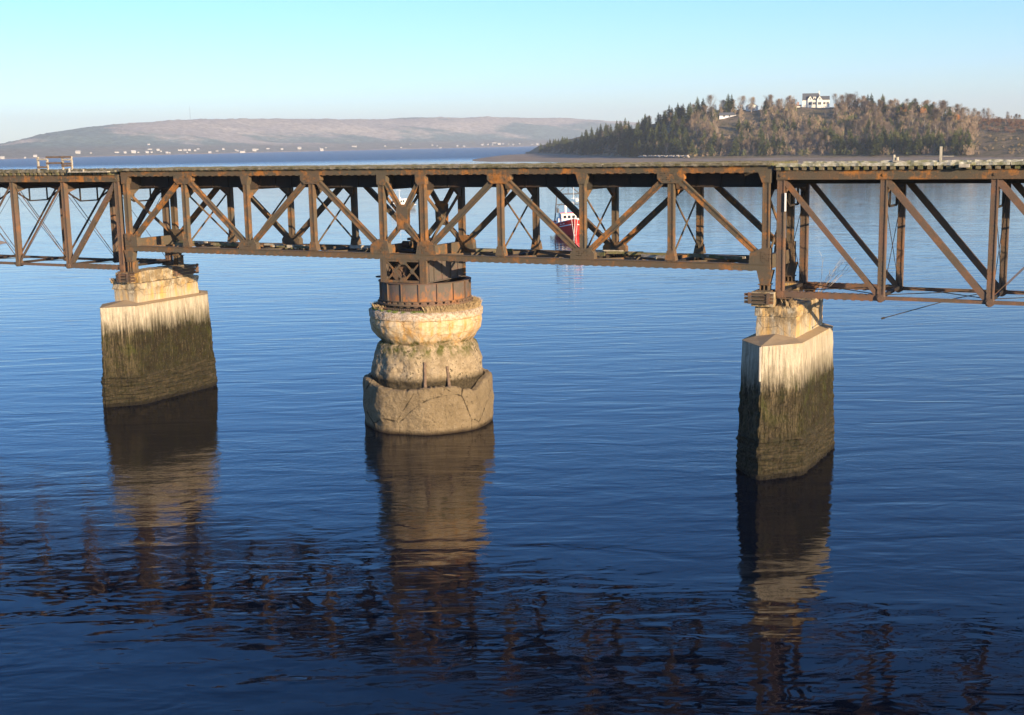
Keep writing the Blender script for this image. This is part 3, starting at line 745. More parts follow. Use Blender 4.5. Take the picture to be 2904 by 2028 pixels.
# right pier
RC = 22.05; O = (RC, 2.1, 0)
pr = empty('bridge_pier', O); tag(pr, 'right concrete pier with pointed nose, pale top and seaweed-dark base', 'pier')
shaft(RC, 5.2, 6.6, PIER, 'R', 6.88, 3.3, pr, O)
rough_block(RC-1.02, RC+1.0, -0.25, 4.9, 6.6, 7.75, pr, O, 'upper_block', PIER, 0.03, 0.12, 2)
rough_block(RC-1.08, RC+1.05, -0.30, 4.95, 7.76, 8.28, pr, O, 'cap_course', PIER, 0.07, 0.10, 6)
m = MB(); m.box((20.85-O[0],-0.55-O[1],8.25),(22.0-O[0],0.65-O[1],8.98)); m.build('bearing_block', PIER, pr)
m = MB(); m.box((20.85-O[0],3.6-O[1],8.25),(22.0-O[0],4.9-O[1],8.98)); m.build('bearing_block', PIER, pr)
steel_beams(20.55, 22.0, -0.74, -0.60, 8.42, 3, 'x', 'rusty beams stacked against the bearing block on the right pier', 3, 0.125)
m = MB(); m.box((RC-0.05-O[0],-2.82-O[1],4.9),(RC+0.02-O[0],-2.70-O[1],6.58)); m.build('nose_strip', flat('pale_batten', (0.52,0.46,0.36), 0.9, 0.3), pr)
# left pier
LC = -21.75; O = (LC, 2.4, 0)
pl = empty('bridge_pier', O); tag(pl, 'left concrete pier with pale top, green algae and fluted board marks', 'pier')
shaft(LC, 5.8, 6.5, PIER_L, 'L', 6.76, 11.7, pl, O)
rough_block(LC-1.05, LC+1.0, -0.35, 5.5, 6.5, 7.42, pl, O, 'upper_block', PIER_L, 0.03, 0.12, 12)
rough_block(LC-1.12, LC+1.06, -0.42, 5.55, 7.43, 7.85, pl, O, 'cap_course', PIER_L, 0.06, 0.10, 16)
rough_block(LC-0.72, LC+0.85, 0.1, 5.3, 7.86, 8.62, pl, O, 'bearing_block', PIER_L, 0.07, 0.10, 19)
m = MB(); m.box((LC-0.75-O[0],-0.42-O[1],7.86),(LC+0.2-O[0],0.09-O[1],8.55)); m.build('bearing_block', PIER_L, pl)
steel_beams(-21.95, -20.75, -0.85, -0.45, 8.0, 3, 'x', 'rusty slotted beams at the near corner of the left pier top', 3, 0.14)
steel_beams(-21.2, -20.82, 3.2, 5.7, 8.0, 3, 'y', 'dark rusty beams jutting from the far end of the left pier top', 3, 0.16)
# shoes under the trusses
def shoe(x, y, z0, z1, label):
    root = empty('bearing_shoe', (x, y, z0)); m = MB()
    h = z1-z0; m.box((-0.4,-0.32,0),(0.4,0.32,0.06)); m.build('base_plate', RUST, root)
    m = MB()
    for k in (-0.2, 0, 0.2): m.box((k-0.03,-0.26,0.06),(k+0.03,0.26,h-0.05))
    m.box((-0.28,-0.02,0.06),(0.28,0.02,h-0.05)); m.build('ribs', RUST, root)
    m = MB(); m.box((-0.3,-0.28,h-0.05),(0.3,0.28,h)); m.build('saddle', RUST, root)
    tag(root, label, 'bridge bearing')
shoe(21.4, 0, 8.98, 9.34, 'near bearing under the swing truss end on the right pier')
shoe(21.4, W, 8.98, 9.34, 'far bearing under the swing truss end on the right pier')
shoe(22.5, 0, 8.29, 8.69, 'near bearing under the right-hand truss on the right pier')
shoe(22.5, W, 8.29, 8.69, 'far bearing under the right-hand truss on the right pier')
shoe(-21.3, 0, 8.56, 9.34, 'near bearing under the swing truss end on the left pier')
shoe(-21.3, W, 8.63, 9.34, 'far bearing under the swing truss end on the left pier')
shoe(-22.15, -0.02, 7.86, 8.62, 'near bearing under the left-hand truss on the left pier')
shoe(-22.15, W, 8.63, 8.75, 'far bearing under the left-hand truss on the left pier')

# round pier
CY = 2.13; O = (0, CY, 0)
pm = empty('round_pier', O); tag(pm, 'round central concrete pier with flared cap, narrow neck and broken jacket at the waterline', 'pier')
def revolve(profile, name, mat, n=260, rows=None, amp=0.05, seed=0, dr=None, topfn=None, parent=pm):
    prof = []
    for (r0, z0), (r1, z1) in zip(profile, profile[1:]):
        L = math.hypot(r1-r0, z1-z0); k = max(1, int(L/0.07))
        for i in range(k): prof.append((r0+(r1-r0)*i/k, z0+(z1-z0)*i/k))
    prof.append(profile[-1])
    v = []; f = []
    for j, (r, z) in enumerate(prof):
        for i in range(n):
            t = 2*math.pi*i/n; c, s = math.cos(t), math.sin(t)
            rr = r*(1+(dr(t, z) if dr else 0)); zz = z
            if topfn: zz = topfn(t, r, z)
            d = amp*fbm(c*3.2+seed, s*3.2, zz*1.1+seed, 5) if r > 0.5 else 0
            v.append(((rr+d)*c, (rr+d)*s, zz))
    for j in range(len(prof)-1):
        for i in range(n): f.append((j*n+i, j*n+(i+1)%n, (j+1)*n+(i+1)%n, (j+1)*n+i))
    me = bpy.data.meshes.new(name); me.from_pydata(v, [], f); me.materials.append(mat)
    bm = bmesh.new(); bm.from_mesh(me); bmesh.ops.recalc_face_normals(bm, faces=bm.faces); bm.to_mesh(me); bm.free()
    o = bpy.data.objects.new(name, me); COL.objects.link(o); o.parent = parent; return o
facet = lambda t, z: -0.018*abs(math.sin(4*(t+0.35)))
revolve([(0,7.06),(2.4,7.10),(3.15,7.05),(3.36,6.93),(3.40,6.55),(3.33,6.50),(3.36,6.2),(3.22,5.75),(2.95,5.3),(2.74,5.08),(2.70,5.02)], 'flared_cap', ROUND, amp=0.10, seed=2, dr=facet)
revolve([(2.70,5.05),(2.86,4.9),(3.02,4.6),(3.14,4.25),(3.22,3.85),(3.30,3.4),(3.32,3.05),(3.26,2.75),(3.30,2.2),(3.30,-1.2)], 'body', ROUND, amp=0.15, seed=8)
def jtop(t, r, z):
    if z < 2.0: return z
    # broken upper rim; deeper notch on the camera side, high horns left and right
    a = (t-(-1.009)+math.pi) % (2*math.pi)-math.pi
    base = 2.68+0.22*sstep(0.9, 1.45, abs(a))-0.28*math.exp(-((a-0.78)/0.22)**2)-0.12*math.exp(-((a+0.5)/0.25)**2)+0.10*math.exp(-((a-0.15)/0.25)**2)
    n_ = noise.noise(Vector((math.cos(t)*7, math.sin(t)*7, 1.0))); n2 = noise.noise(Vector((math.cos(t)*22, math.sin(t)*22, 4.0)))
    return base+0.08*n_+0.05*n2-0.09*sstep(0.28, 0.36, n_)+(z-2.5)
revolve([(3.34,1.9),(3.40,2.44),(3.44,2.5),(3.70,2.5),(3.80,2.45),(3.84,2.3),(3.86,2.0),(3.87,1.2),(3.84,0.4),(3.78,-1.2)], 'concrete_jacket', JACKET, amp=0.08, seed=21, topfn=jtop, dr=lambda t, z: 0.012-0.035*abs(math.sin(4*t+0.9))**1.5)
def on_ring(px_a, r, z): t = -1.009+px_a; return (r*math.cos(t), r*math.sin(t), z)
for a, z1 in ((-0.05, 4.15), (0.36, 3.85)):
    m = MB(); p0 = on_ring(a, 3.50, 2.5); p1 = on_ring(a, 3.14 if z1 > 4 else 3.22, z1); m.tube(p0, p1, 0.10, 0.085, n=8); m.build('timber_stub', BROWNWOOD, pm)
tuft('dry_grass', [(3.1*math.cos(t), CY+3.1*math.sin(t), 7.04) for t in [random.uniform(-1.1, 1.6) for _ in range(70)]], DRYGRASS, 'dry brown grass growing along the right rim of the round pier', 0.34, 45, 0.22)
tuft('dry_grass', [(3.0*math.cos(t), CY+3.0*math.sin(t), 7.04) for t in [random.uniform(2.6, 4.3) for _ in range(26)]], DRYGRASS, 'dry grass at the left rim of the round pier', 0.26, 30, 0.2)
tuft('moss', [(3.1*math.cos(t), CY+3.1*math.sin(t), 7.02) for t in [random.uniform(-1.25, -0.75) for _ in range(12)]]+[(3.12*math.cos(t), CY+3.12*math.sin(t), 7.02) for t in [random.uniform(-2.4, -1.2) for _ in range(12)]], GREENGRASS, 'green grass tufts on the near rim of the round pier', 0.11, 30, 0.14)
tuft('dry_grass', [(random.uniform(21.9,22.9), random.uniform(-0.3,0.35), 8.27) for _ in range(18)], DRYGRASS, 'dry grass on the near edge of the right pier top', 0.3, 45, 0.2)
tuft('dry_grass', [(-22.7+random.uniform(-0.3,0.35), -0.2+random.uniform(-0.2,0.1), 7.86) for _ in range(7)], DRYGRASS, 'dry grass on the near corner of the left pier top', 0.3, 40, 0.16)
# leafless bush by the right pier
sh = empty('bare_shrub', (23.0, 3.6, 8.3)); tag(sh, 'thin leafless shrub growing on the far end of the right pier', 'shrub')
m = MB()
for k in range(9):
    p = Vector((0,0,0)); d = Vector((random.uniform(0.2,1.0), random.uniform(-0.3,0.3), random.uniform(0.6,1.0))).normalized()
    for s in range(6):
        q = p+d*0.42; m.tube(p, q, 0.014-0.0016*s, 0.012-0.0016*s, n=4, cap=False)
        if s > 1:
            e = (d+Vector((random.uniform(-0.5,0.6),random.uniform(-0.5,0.5),random.uniform(-0.1,0.5)))).normalized(); m.tube(q, q+e*0.4, 0.008, 0.004, n=3, cap=False)
        p = q; d = (d+Vector((random.uniform(-0.2,0.25),random.uniform(-0.2,0.2),random.uniform(-0.1,0.12)))).normalized()
m.build('stems', BIRCH, sh)

# ------------------------------------------------------------------ turntable
tt = empty('turntable', (0, CY, 7.1)); tag(tt, 'rusty riveted steel drum and roller ring carrying the truss on the round pier', 'turntable')
def ring(r0, r1, z0, z1, n=96):
    m = MB(); k = 0
    for i in range(n):
        t = 2*math.pi*i/n; c, s = math.cos(t), math.sin(t); m.v += [(r0*c,r0*s,z0),(r1*c,r1*s,z0),(r1*c,r1*s,z1),(r0*c,r0*s,z1)]
    for i in range(n):
        a = 4*i; b = 4*((i+1) % n)
        for j in range(4): m.f.append((a+j, b+j, b+(j+1)%4, a+(j+1)%4)); m.m.append(0)
    return m
ring(2.25, 2.98, 0.02, 0.12).build('track_ring', RUST_DARK, tt)
m = MB()
for i in range(150):
    t = 2*math.pi*i/150; c, s = math.cos(t), math.sin(t)
    m.beam((2.98*c,2.98*s,0.07),(3.05*c,3.05*s,0.07),0.06,0.1,(-s,c,0))
m.build('gear_rack', RUST_END, tt)
dm = ring(2.60, 2.66, 0.50, 1.5); dm.build('drum', DRUM, tt)
ring(2.5, 2.76, 0.46, 0.50).build('bottom_flange', RUST_END, tt)
ring(2.45, 2.76, 1.5, 1.54).build('top_flange', RUST_END, tt)
st0 = None
for i in range(16):
    t = R(-66.0)+2*math.pi*i/16
    if st0 is None:
        m = MB(); m.box((2.66,-0.012,0.50),(2.75,0.012,1.5)); m.box((2.661,0.012,0.50),(2.675,0.075,1.5)); st0 = m.build('stiffener', RUST_END, tt); o = st0
    else: o = st0.copy(); COL.objects.link(o); o.parent = tt
    o.rotation_euler.z = t
ro0 = None
for i in range(36):
    t = 2*math.pi*i/36
    if ro0 is None:
        m = MB(); m.tube((2.48,0,0.31),(2.70,0,0.31),0.18,0.19,n=18); m.tube((2.70,0,0.31),(2.80,0,0.31),0.075,n=10); m.tube((2.70,0,0.31),(2.725,0,0.31),0.19,0.13,n=18); ro0 = m.build('roller', RUST_END, tt); o = ro0
    else: o = ro0.copy(); COL.objects.link(o); o.parent = tt
    o.rotation_euler.z = t
ring(2.80, 2.85, 0.24, 0.34).build('roller_band', RUST_END, tt)
m = MB(); m.tube((0,0,0.0),(0,0,1.45),0.5,n=16); m.build('pivot', RUST_DARK, tt)
# square tower between drum and truss: plate sides, lattice faces
z0, z1 = 1.545, 2.895
for sx in (-1, 1):
    m = MB(); X = sx*1.40
    m.box((X-0.015,-2.15,z0),(X+0.015,2.15,z1)); m.box((X-0.14,-2.15,z0),(X+0.14,2.15,z0+0.04)); m.box((X-0.14,-2.15,z1-0.04),(X+0.14,2.15,z1))
    for y in (-1.85,-1.3,-0.4,0.55,1.4,2.0): m.box((X-0.09,y,z0+0.04),(X+0.09,y+0.03,z1-0.04))
    m.build('side_girder', DRUM, tt)
for sy in (-1, 1):
    Y = sy*2.17
    m = MB()
    for sx in (-1, 1): m.box((sx*1.45-0.13,Y-0.16,z0),(sx*1.45+0.13,Y-0.02,z1))
    for sx in (-1, 1): m.box((sx*1.34-0.2 if sx>0 else sx*1.34-0.06,Y-0.175,z0),(sx*1.34+0.06 if sx>0 else sx*1.34+0.2,Y-0.162,z1))
    m.box((-1.3,Y-0.13,z0),(1.3,Y-0.04,z0+0.14)); m.box((-1.3,Y-0.13,z1-0.14),(1.3,Y-0.04,z1))
    for cx0, cx1 in ((-1.2, 0.0), (0.0, 1.2)):
        m.beam((cx0,Y-0.08,z0+0.08),(cx1,Y-0.08,z1-0.08),0.05,0.10); m.beam((cx0,Y-0.11,z1-0.08),(cx1,Y-0.11,z0+0.08),0.05,0.10)
        xm = (cx0+cx1)/2; zm = (z0+z1)/2
        m.prism([(xm-0.16,zm),(xm,zm-0.18),(xm+0.16,zm),(xm,zm+0.18)], Y-0.145, Y-0.13)
    m.prism([(-0.32,z1-0.02),(-0.18,z1-0.3),(0.18,z1-0.3),(0.32,z1-0.02)], Y-0.15, Y-0.14); m.prism([(-0.32,z0+0.02),(-0.18,z0+0.3),(0.18,z0+0.3),(0.32,z0+0.02)], Y-0.15, Y-0.14)
    m.build('lattice_frame', RUST, tt)
m = MB(); m.tube((-0.75,-1.9,z0+0.42),(-0.75,-1.5,z0+0.42),0.32,n=18); m.tube((-0.45,-1.9,z0+0.2),(-0.45,-1.6,z0+0.2),0.18,n=14); m.tube((-0.95,-1.8,z0+0.6),(-0.5,-1.8,z0+1.2),0.05,n=8); m.box((-1.1,-1.5,z0+0.05),(-0.3,-1.1,z0+1.1))
m.build('gear_wheels', RUST_END, tt)
m = MB(); m.box((-1.35,-1.0,z0),(1.35,-0.9,z1-0.05)); m.box((-1.35,0.8,z0),(1.35,0.9,z1-0.05)); m.build('inner_girder', RUST_DARK, tt)
m = MB(); m.tube((-2.75,-0.4,1.6),(-2.75,-0.4,1.66),0.42,n=16); m.box((-2.78,-0.42,1.5),(-2.1,-0.38,1.6)); m.build('hand_wheel', RUST_DARK, tt)

# ------------------------------------------------------------------ timber railing, posts on the deck
rl_ = empty('wooden_railing', (-30.5, 4.4, 15.17)); tag(rl_, 'small weathered wooden railing frame standing on the left end of the deck', 'railing')
# span in X found from the photo
RX = [-34.35+0.0, -33.4, -31.85, -30.95]
for i, x in enumerate(RX):
    m = MB(); h = (0.98,0.80,0.98,0.98)[i]; m.box((x+30.5-0.06,-0.06,0),(x+30.5+0.06,0.06,h)); m.build('railing_post', GREYWOOD, rl_)
for (a, b, z, mt) in ((0,1,0.74,GREYWOOD),(0,1,0.18,BROWNWOOD),(1,3,0.88,BROWNWOOD),(1,2,0.46,BROWNWOOD),(2,3,0.70,GREYWOOD),(2,3,0.42,BROWNWOOD),(2,3,0.26,BROWNWOOD)):
    m = MB(); m.box((RX[a]+30.5-0.05,-0.10,z),(RX[b]+30.5+0.05,-0.062,z+0.13)); m.build('rail', mt, rl_)

# ------------------------------------------------------------------ wooded hill across the river
BASE = [(1200*1.265,1875),(1300*1.265,1470),(1430*1.265,1141),(1550*1.265,1070),(2000*1.265,928),(2295*1.265,838),(3700,720)]
RIDGE = [(1180*1.265,0.5),(1200*1.265,5),(1250*1.265,13),(1300*1.265,20),(1400*1.265,25.6),(1450*1.265,30),(1515*1.265,36),(1600*1.265,42.6),(1700*1.265,41.4),(1800*1.265,43),(1900*1.265,40.6),(2000*1.265,37.3),(2100*1.265,33.4),(2150*1.265,28.4),(2295*1.265,25.6),(3700,22)]
def dxy(px):
    d = FW+(px-1452)/F*RT-(yh(px)-1014)/F*UP; return d
def gpos(px, k): d = dxy(px); return CAM[0]+k*d[0], CAM[1]+k*d[1]
def hill_h(px, t):                       # t metres behind the shoreline
    H = lerp_tab(RIDGE, px); D = 105 if px > 1700 else 105-(1700-px)*0.15
    z = 1.2+H*sstep(-10, D, t)*0.97
    if t > D: z += (t-D)*0.01
    x, y = gpos(px, lerp_tab(BASE, px)+t)
    if t > 4: z += 1.6*fbm(x/30, y/30, 0.3, 4)*min(1, t/25)
    return z
def hill_mat():
    m = NT('hillside_soil', 1.0, 0.0)
    c = m.mix(m.ramp(m.noise(0.05, None, 7, 0.7), [(0.38, 0.0), (0.6, 1.0)]), (0.17,0.14,0.08), (0.29,0.215,0.135))
    c = m.mix(m.ramp(m.noise(0.16, m.mapping((1,1,3)), 6, 0.75), [(0.5, 0.0), (0.6, 0.7)]), c, (0.085,0.085,0.04))
    m.col(c); m.nrm(m.bump(m.noise(0.5, None, 6, 0.7), 1.0, 1.5)); return m.mat
HILL = hill_mat()
NU, NV = 240, 46; pts = []
for j in range(NV):
    t = -12+((j/(NV-1))**1.5)*420
    for i in range(NU):
        px = 1490+i*(3700-1490)/(NU-1); x, y = gpos(px, lerp_tab(BASE, px)+t)
        z = hill_h(px, t)
        if j == 0: z = -1.0
        if px < 1530: z *= sstep(1490, 1530, px)
        pts.append((x, y, z if j else -1.0))
tag(grid('hill', pts, NU, NV, HILL), kind='structure')

# mud flats
def mud_mat():
    m = NT('mud', 1.0, 0.0)
    c = m.mix(m.ramp(m.noise(0.03, m.mapping((1,1,1)), 6, 0.7), [(0.4, 0.0), (0.6, 1.0)]), (0.27,0.20,0.135), (0.38,0.29,0.205))
    c = m.mix(m.ramp(m.noise(0.5, None, 5, 0.7), [(0.55, 0.0), (0.7, 0.6)]), c, (0.10,0.09,0.06))
    m.col(c); m.nrm(m.bump(m.noise(0.4, None, 6, 0.7), 0.8, 0.4)); return m.mat
MUD = mud_mat()
MUDN = [(1303,1200),(1400,1090),(1530,1015),(1650,930),(1900,850),(2300,780),(2904,640),(3700,480)]
MUDF = [(1303,1205),(1380,1500),(1440,1720),(1518,1885),(1650,1480),(1810,1160),(1960,1085),(2530,943),(2904,853),(3700,735)]
pts = []; NU, NV = 160, 26
for j in range(NV):
    for i in range(NU):
        px = 1303+i*(3700-1303)/(NU-1); a = lerp_tab(MUDN, px); b = lerp_tab(MUDF, px); t = j/(NV-1); k = a+(b-a)*t
        x, y = gpos(px, k); e = sstep(0, 0.25, t)*sstep(1303, 1420, px)
        z = -0.25+0.85*e+0.25*fbm(x/60, y/60, 0.1, 4)*e+0.4*t*e
        if j == NV-1: z = -0.4 if px < 1530 else 1.0
        if j == 0: z = -0.4
        pts.append((x, y, z))
tag(grid('mud_flat', pts, NU, NV, MUD), kind='structure')
# mud bank at the left edge
pts = []; NU, NV = 40, 14
for j in range(NV):
    for i in range(NU):
        px = -900+i*930/(NU-1); t = j/(NV-1); wd = 9*math.sqrt(max(0, 1-((px+900)/930)**4))
        k = 232+(-wd+2*wd*t)
        x, y = gpos(px, k); z = -0.3+1.15*math.sin(math.pi*t)*sstep(30, -60, px)+0.1*noise.noise(Vector((x/4, y/4, 0)))
        pts.append((x, y, z))
tag(grid('mud_bank', pts, NU, NV, MUD), kind='structure')

# rubble heap on the beach
m = MB()
for i in range(150):
    px = random.uniform(1812, 1955); k = lerp_tab(MUDF, px)-22+random.uniform(-3,3); x, y = gpos(px, k); s = random.uniform(0.35, 1.0); z = 2.0+random.uniform(0,1.3)
    c = Vector((x, y, z)); k0 = len(m.v); ang = random.random()*3; sc = (s*1.3, s, s*0.7)
    for (a, b, cc) in ((-1,-1,-1),(1,-1,-1),(1,1,-1),(-1,1,-1),(-1,-1,1),(1,-1,1),(1,1,1),(-1,1,1)):
        v = Vector((a*sc[0]*random.uniform(0.5,1), b*sc[1]*random.uniform(0.5,1), cc*sc[2]*random.uniform(0.5,1))); v.rotate(Matrix.Rotation(ang, 3, 'Z')); m.v.append(tuple(c+v))
    for f in ((0,3,2,1),(4,5,6,7),(0,1,5,4),(1,2,6,5),(2,3,7,6),(3,0,4,7)): m.f.append(tuple(k0+q for q in f)); m.m.append(0)
tag(m.build('rubble_heap', STONE), 'low heap of pale stones along the top of the beach', kind='stuff')

# ------------------------------------------------------------------ trees
def spruce_mesh(seed, h=15.0):
    rr = random.Random(seed); m = MB(); lv = 30
    for i in range(lv):
        t = i/lv; z = h*(0.10+0.88*t); rad = (1-t)**0.8*h*0.24*rr.uniform(0.7,1.15)+0.15
        nb = 13 if t < 0.7 else 8
        for b in range(nb):
            if rr.random() < 0.12: continue
            a = rr.uniform(0, 6.28); L = rad*rr.uniform(0.55,1.2); ca, sa = math.cos(a), math.sin(a)
            dz = -L*rr.uniform(0.15,0.5); w_ = 0.22*L+0.12
            for q in range(3):
                u0 = q/3; u1 = (q+1.3)/3; zz = z+dz*u0+rr.uniform(-0.12,0.12)
                p0 = (ca*L*u0, sa*L*u0, zz); jx = rr.uniform(-0.15,0.15)
                pa = (ca*L*u1-sa*w_*(1-u0*0.5), sa*L*u1+ca*w_*(1-u0*0.5), z+dz*u1-0.25+jx)
                pb = (ca*L*u1+sa*w_*(1-u0*0.5), sa*L*u1-ca*w_*(1-u0*0.5), z+dz*u1-0.25-jx)
                m.quad([p0, pa, (ca*L*u1*1.1, sa*L*u1*1.1, z+dz*u1)]); m.quad([p0, (ca*L*u1*1.1, sa*L*u1*1.1, z+dz*u1), pb])
    m.quad([(0.12,0,h*0.93),(-0.12,0,h*0.93),(0,0,h*1.03)]); m.quad([(0,0.12,h*0.93),(0,-0.12,h*0.93),(0,0,h*1.03)])
    return m
def bare_mesh(seed, h=13.0, wide=0.30, low=0.30, n_tw=900):
    """trunk + limbs in one mesh, twig haze in another"""
    rr = random.Random(seed); tr = MB(); tw = MB(); ends = []
    p = Vector((0,0,-0.6)); d = Vector((rr.uniform(-.08,.08), rr.uniform(-.08,.08), 1)).normalized(); n = 9; r = h*0.018
    for i in range(n):
        q = p+d*(h*0.85/n); tr.tube(p, q, r, r*0.86, n=5, cap=False); r *= 0.86; t = (i+1)/n
        if t >= low:
            for _ in range(3):
                a = rr.uniform(0, 6.28); up = rr.uniform(0.5, 1.3)/(0.4+wide); sd_ = Vector((math.cos(a), math.sin(a), up)).normalized()
                L = h*(0.19+wide*0.55)*math.sin(math.pi*min(0.95, 0.25+0.75*(t-low)/(1-low)))*rr.uniform(0.7,1.25)+0.4; e = q; dd = sd_
                for k in range(4):
                    f = e+dd*(L/4); tr.tube(e, f, r*0.45*(1-k*0.2), r*0.45*(0.8-k*0.2), n=4, cap=False); e = f; ends.append(e.copy())
                    dd = (dd+Vector((rr.uniform(-.3,.3), rr.uniform(-.3,.3), rr.uniform(0,.35)))).normalized()
                    if k in (1, 2):
                        sb = (dd+Vector((rr.uniform(-.9,.9), rr.uniform(-.9,.9), rr.uniform(-.1,.6)))).normalized(); g = e+sb*L*0.35
                        tr.tube(e, g, r*0.22, r*0.08, n=3, cap=False); ends.append(g)
        p = q; d = (d+Vector((rr.uniform(-.12,.12), rr.uniform(-.12,.12), 0.1))).normalized()
    for _ in range(n_tw):
        p = rr.choice(ends); a = rr.uniform(0, 6.28); d = Vector((math.cos(a)*0.7, math.sin(a)*0.7, rr.uniform(0.0,1.5))).normalized(); L = rr.uniform(0.5,1.6)
        p = p+Vector((rr.gauss(0,.5),rr.gauss(0,.5),rr.gauss(0,.5))); s_ = d.orthogonal().normalized()*0.03
        tw.quad([p-s_, p+s_, p+d*L])
    return tr, tw
def shrub_mesh(seed, r=2.0, n=500, blob=0.22):
    rr = random.Random(seed); m = MB()
    for _ in range(n):
        a = rr.uniform(0, 6.28); b = math.acos(rr.uniform(0, 1)); q = r*rr.uniform(0.45,1)*(1+0.3*math.sin(3*a+seed))
        p = Vector((q*math.sin(b)*math.cos(a), q*math.sin(b)*math.sin(a), q*math.cos(b)*0.9))
        d = Vector((rr.uniform(-1,1), rr.uniform(-1,1), rr.uniform(-1,1))).normalized(); s = d.orthogonal().normalized()
        m.quad([p-s*blob*0.6, p+s*blob*0.6, p+d*blob*1.6])
    return m
PROTO = {}
def proto(kind, key, parts):
    """parts: list of (name, MB, material) -> meshes reused by every copy"""
    L = []
    for n_, mb_, mt in parts:
        me = bpy.data.meshes.new(n_); me.from_pydata(mb_.v, [], mb_.f); me.materials.append(mt); me.update(); L.append((n_, me))
    PROTO.setdefault(kind, []).append(L)
def trunk_mb(h, r): m = MB(); m.tube((0,0,-0.6),(0,0,h),r,r*0.15,n=5,cap=False); return m
for s in range(4): proto('spruce', s, [('trunk', trunk_mb(14.5, 0.2), BARK), ('crown', spruce_mesh(s), SPRUCE)])
for s in range(4):
    tr, tw = bare_mesh(20+s, 12.5, 0.30+0.06*s, 0.10+0.04*s, n_tw=2600); proto('bare', s, [('trunk', tr, BARK if s % 2 else BIRCH), ('crown', tw, TWIG)])
for s in range(2):
    tr, tw = bare_mesh(40+s, 12.5, 0.20, 0.15, n_tw=1200); proto('birch', s, [('trunk', tr, BIRCH), ('crown', tw, TWIG)])
for s in range(2):
    tr, tw = bare_mesh(50+s, 12.0, 0.62, 0.22, n_tw=4200); proto('spreading', s, [('trunk', tr, BARK), ('crown', tw, TWIG)])
for s in range(2):
    tr, tw = bare_mesh(60+s, 9.0, 0.4, n_tw=1500); proto('yellowing', s, [('trunk', tr, BARK), ('crown', tw, TWIGG)])
def place_tree(kind, name, x, y, z, s, label, group, rz=None):
    L = random.choice(PROTO[kind]); r = empty(name, (x, y, z), random.uniform(0, 6.28) if rz is None else rz)
    r.scale = (s*random.uniform(0.9,1.15), s*random.uniform(0.9,1.15), s)
    for n_, me in L:
        o = bpy.data.objects.new(n_, me); COL.objects.link(o); o.parent = r
    tag(r, label, 'tree', group)
def on_hill(px, t): x, y = gpos(px, lerp_tab(BASE, px)+t); return x, y, hill_h(px, t)
D = 1.265
def zone(px, t):
    a = 'left flank' if px < 1700 else 'middle of the left flank' if px < 1850 else 'steep left shoulder' if px < 1980 else 'slope below the grey cottage' if px < 2100 else 'slope below the cream house' if px < 2200 else 'slope left of the white house' if px < 2280 else 'slope below the white house' if px < 2370 else 'slope below the spreading tree' if px < 2500 else 'slope below the evergreen clump' if px < 2660 else 'right end of the woods'
    return ('low on the ' if t < 30 else 'halfway up the ' if t < 65 else 'near the top of the ')+a
# left promontory: dense spruces
cnt = 0
for i in range(150):
    u = random.random(); px = 1528+(1960-1528)*u**0.9; t = random.uniform(2, 70 if px < 1650 else 100)
    x, y, z = on_hill(px, t); s = random.uniform(0.72, 1.12)*(0.85 if px < 1620 else 1)
    place_tree('spruce', 'spruce_tree', x, y, z-0.3, s, 'dark spruce in the dense stand, '+zone(px, t), 'spruces on the left flank of the wooded hill')
# lower slope on the right: spruces at the foot
for i in range(100):
    px = random.uniform(2330, 2750) if i % 4 else random.uniform(1960, 2230); t = random.uniform(3, 26)
    x, y, z = on_hill(px, t); s = random.uniform(0.6, 1.15)
    place_tree('spruce', 'spruce_tree', x, y, z-0.3, s, ('tall' if s > 0.8 else 'short')+' green spruce, '+zone(px, t), 'spruces along the foot of the wooded hill')
for i in range(24):
    px = random.uniform(2000, 2700); t = random.uniform(40, 95); t = min(t, 50) if 2100 < px < 2365 else t; x, y, z = on_hill(px, t)
    place_tree('spruce', 'spruce_tree', x, y, z-0.3, random.uniform(0.5,0.85), 'small spruce among bare trees, '+zone(px, t), 'spruces scattered on the upper slope')
# bare trees over the slope
nb = 0
while nb < 270:
    px = random.uniform(1700, 2735)+max(0, random.gauss(0, 30)); t = random.uniform(6, 125)
    if px < 1930 and random.random() < 0.55: continue
    x, y, z = on_hill(px, t); k = 'birch' if random.random() < 0.3 else 'bare'
    zt_ = project((x, y, z+9))
    if 2255 < px < 2365 and t > 42: continue
    if 2100 < px < 2160 and t > 50: continue
    if 2035 < px < 2098 and 34 < t < 84: continue
    if k == 'birch': place_tree(k, 'birch_tree', x, y, z, random.uniform(0.6,1.0), 'leafless birch with pale trunk, '+zone(px, t), 'birches on the wooded hill')
    else: place_tree(k, 'bare_tree', x, y, z, random.uniform(0.55,0.95), 'leafless brown tree, '+zone(px, t), 'leafless trees on the wooded hill')
    nb += 1
for i in range(26):
    px = random.uniform(2745, 3050); t = random.uniform(72, 118); x, y, z = on_hill(px, t)
    place_tree('bare' if i % 2 else 'birch', 'bare_tree', x, y, z, random.uniform(0.28,0.5), 'small leafless tree on the open ridge right of the woods', 'small leafless trees on the open ridge')
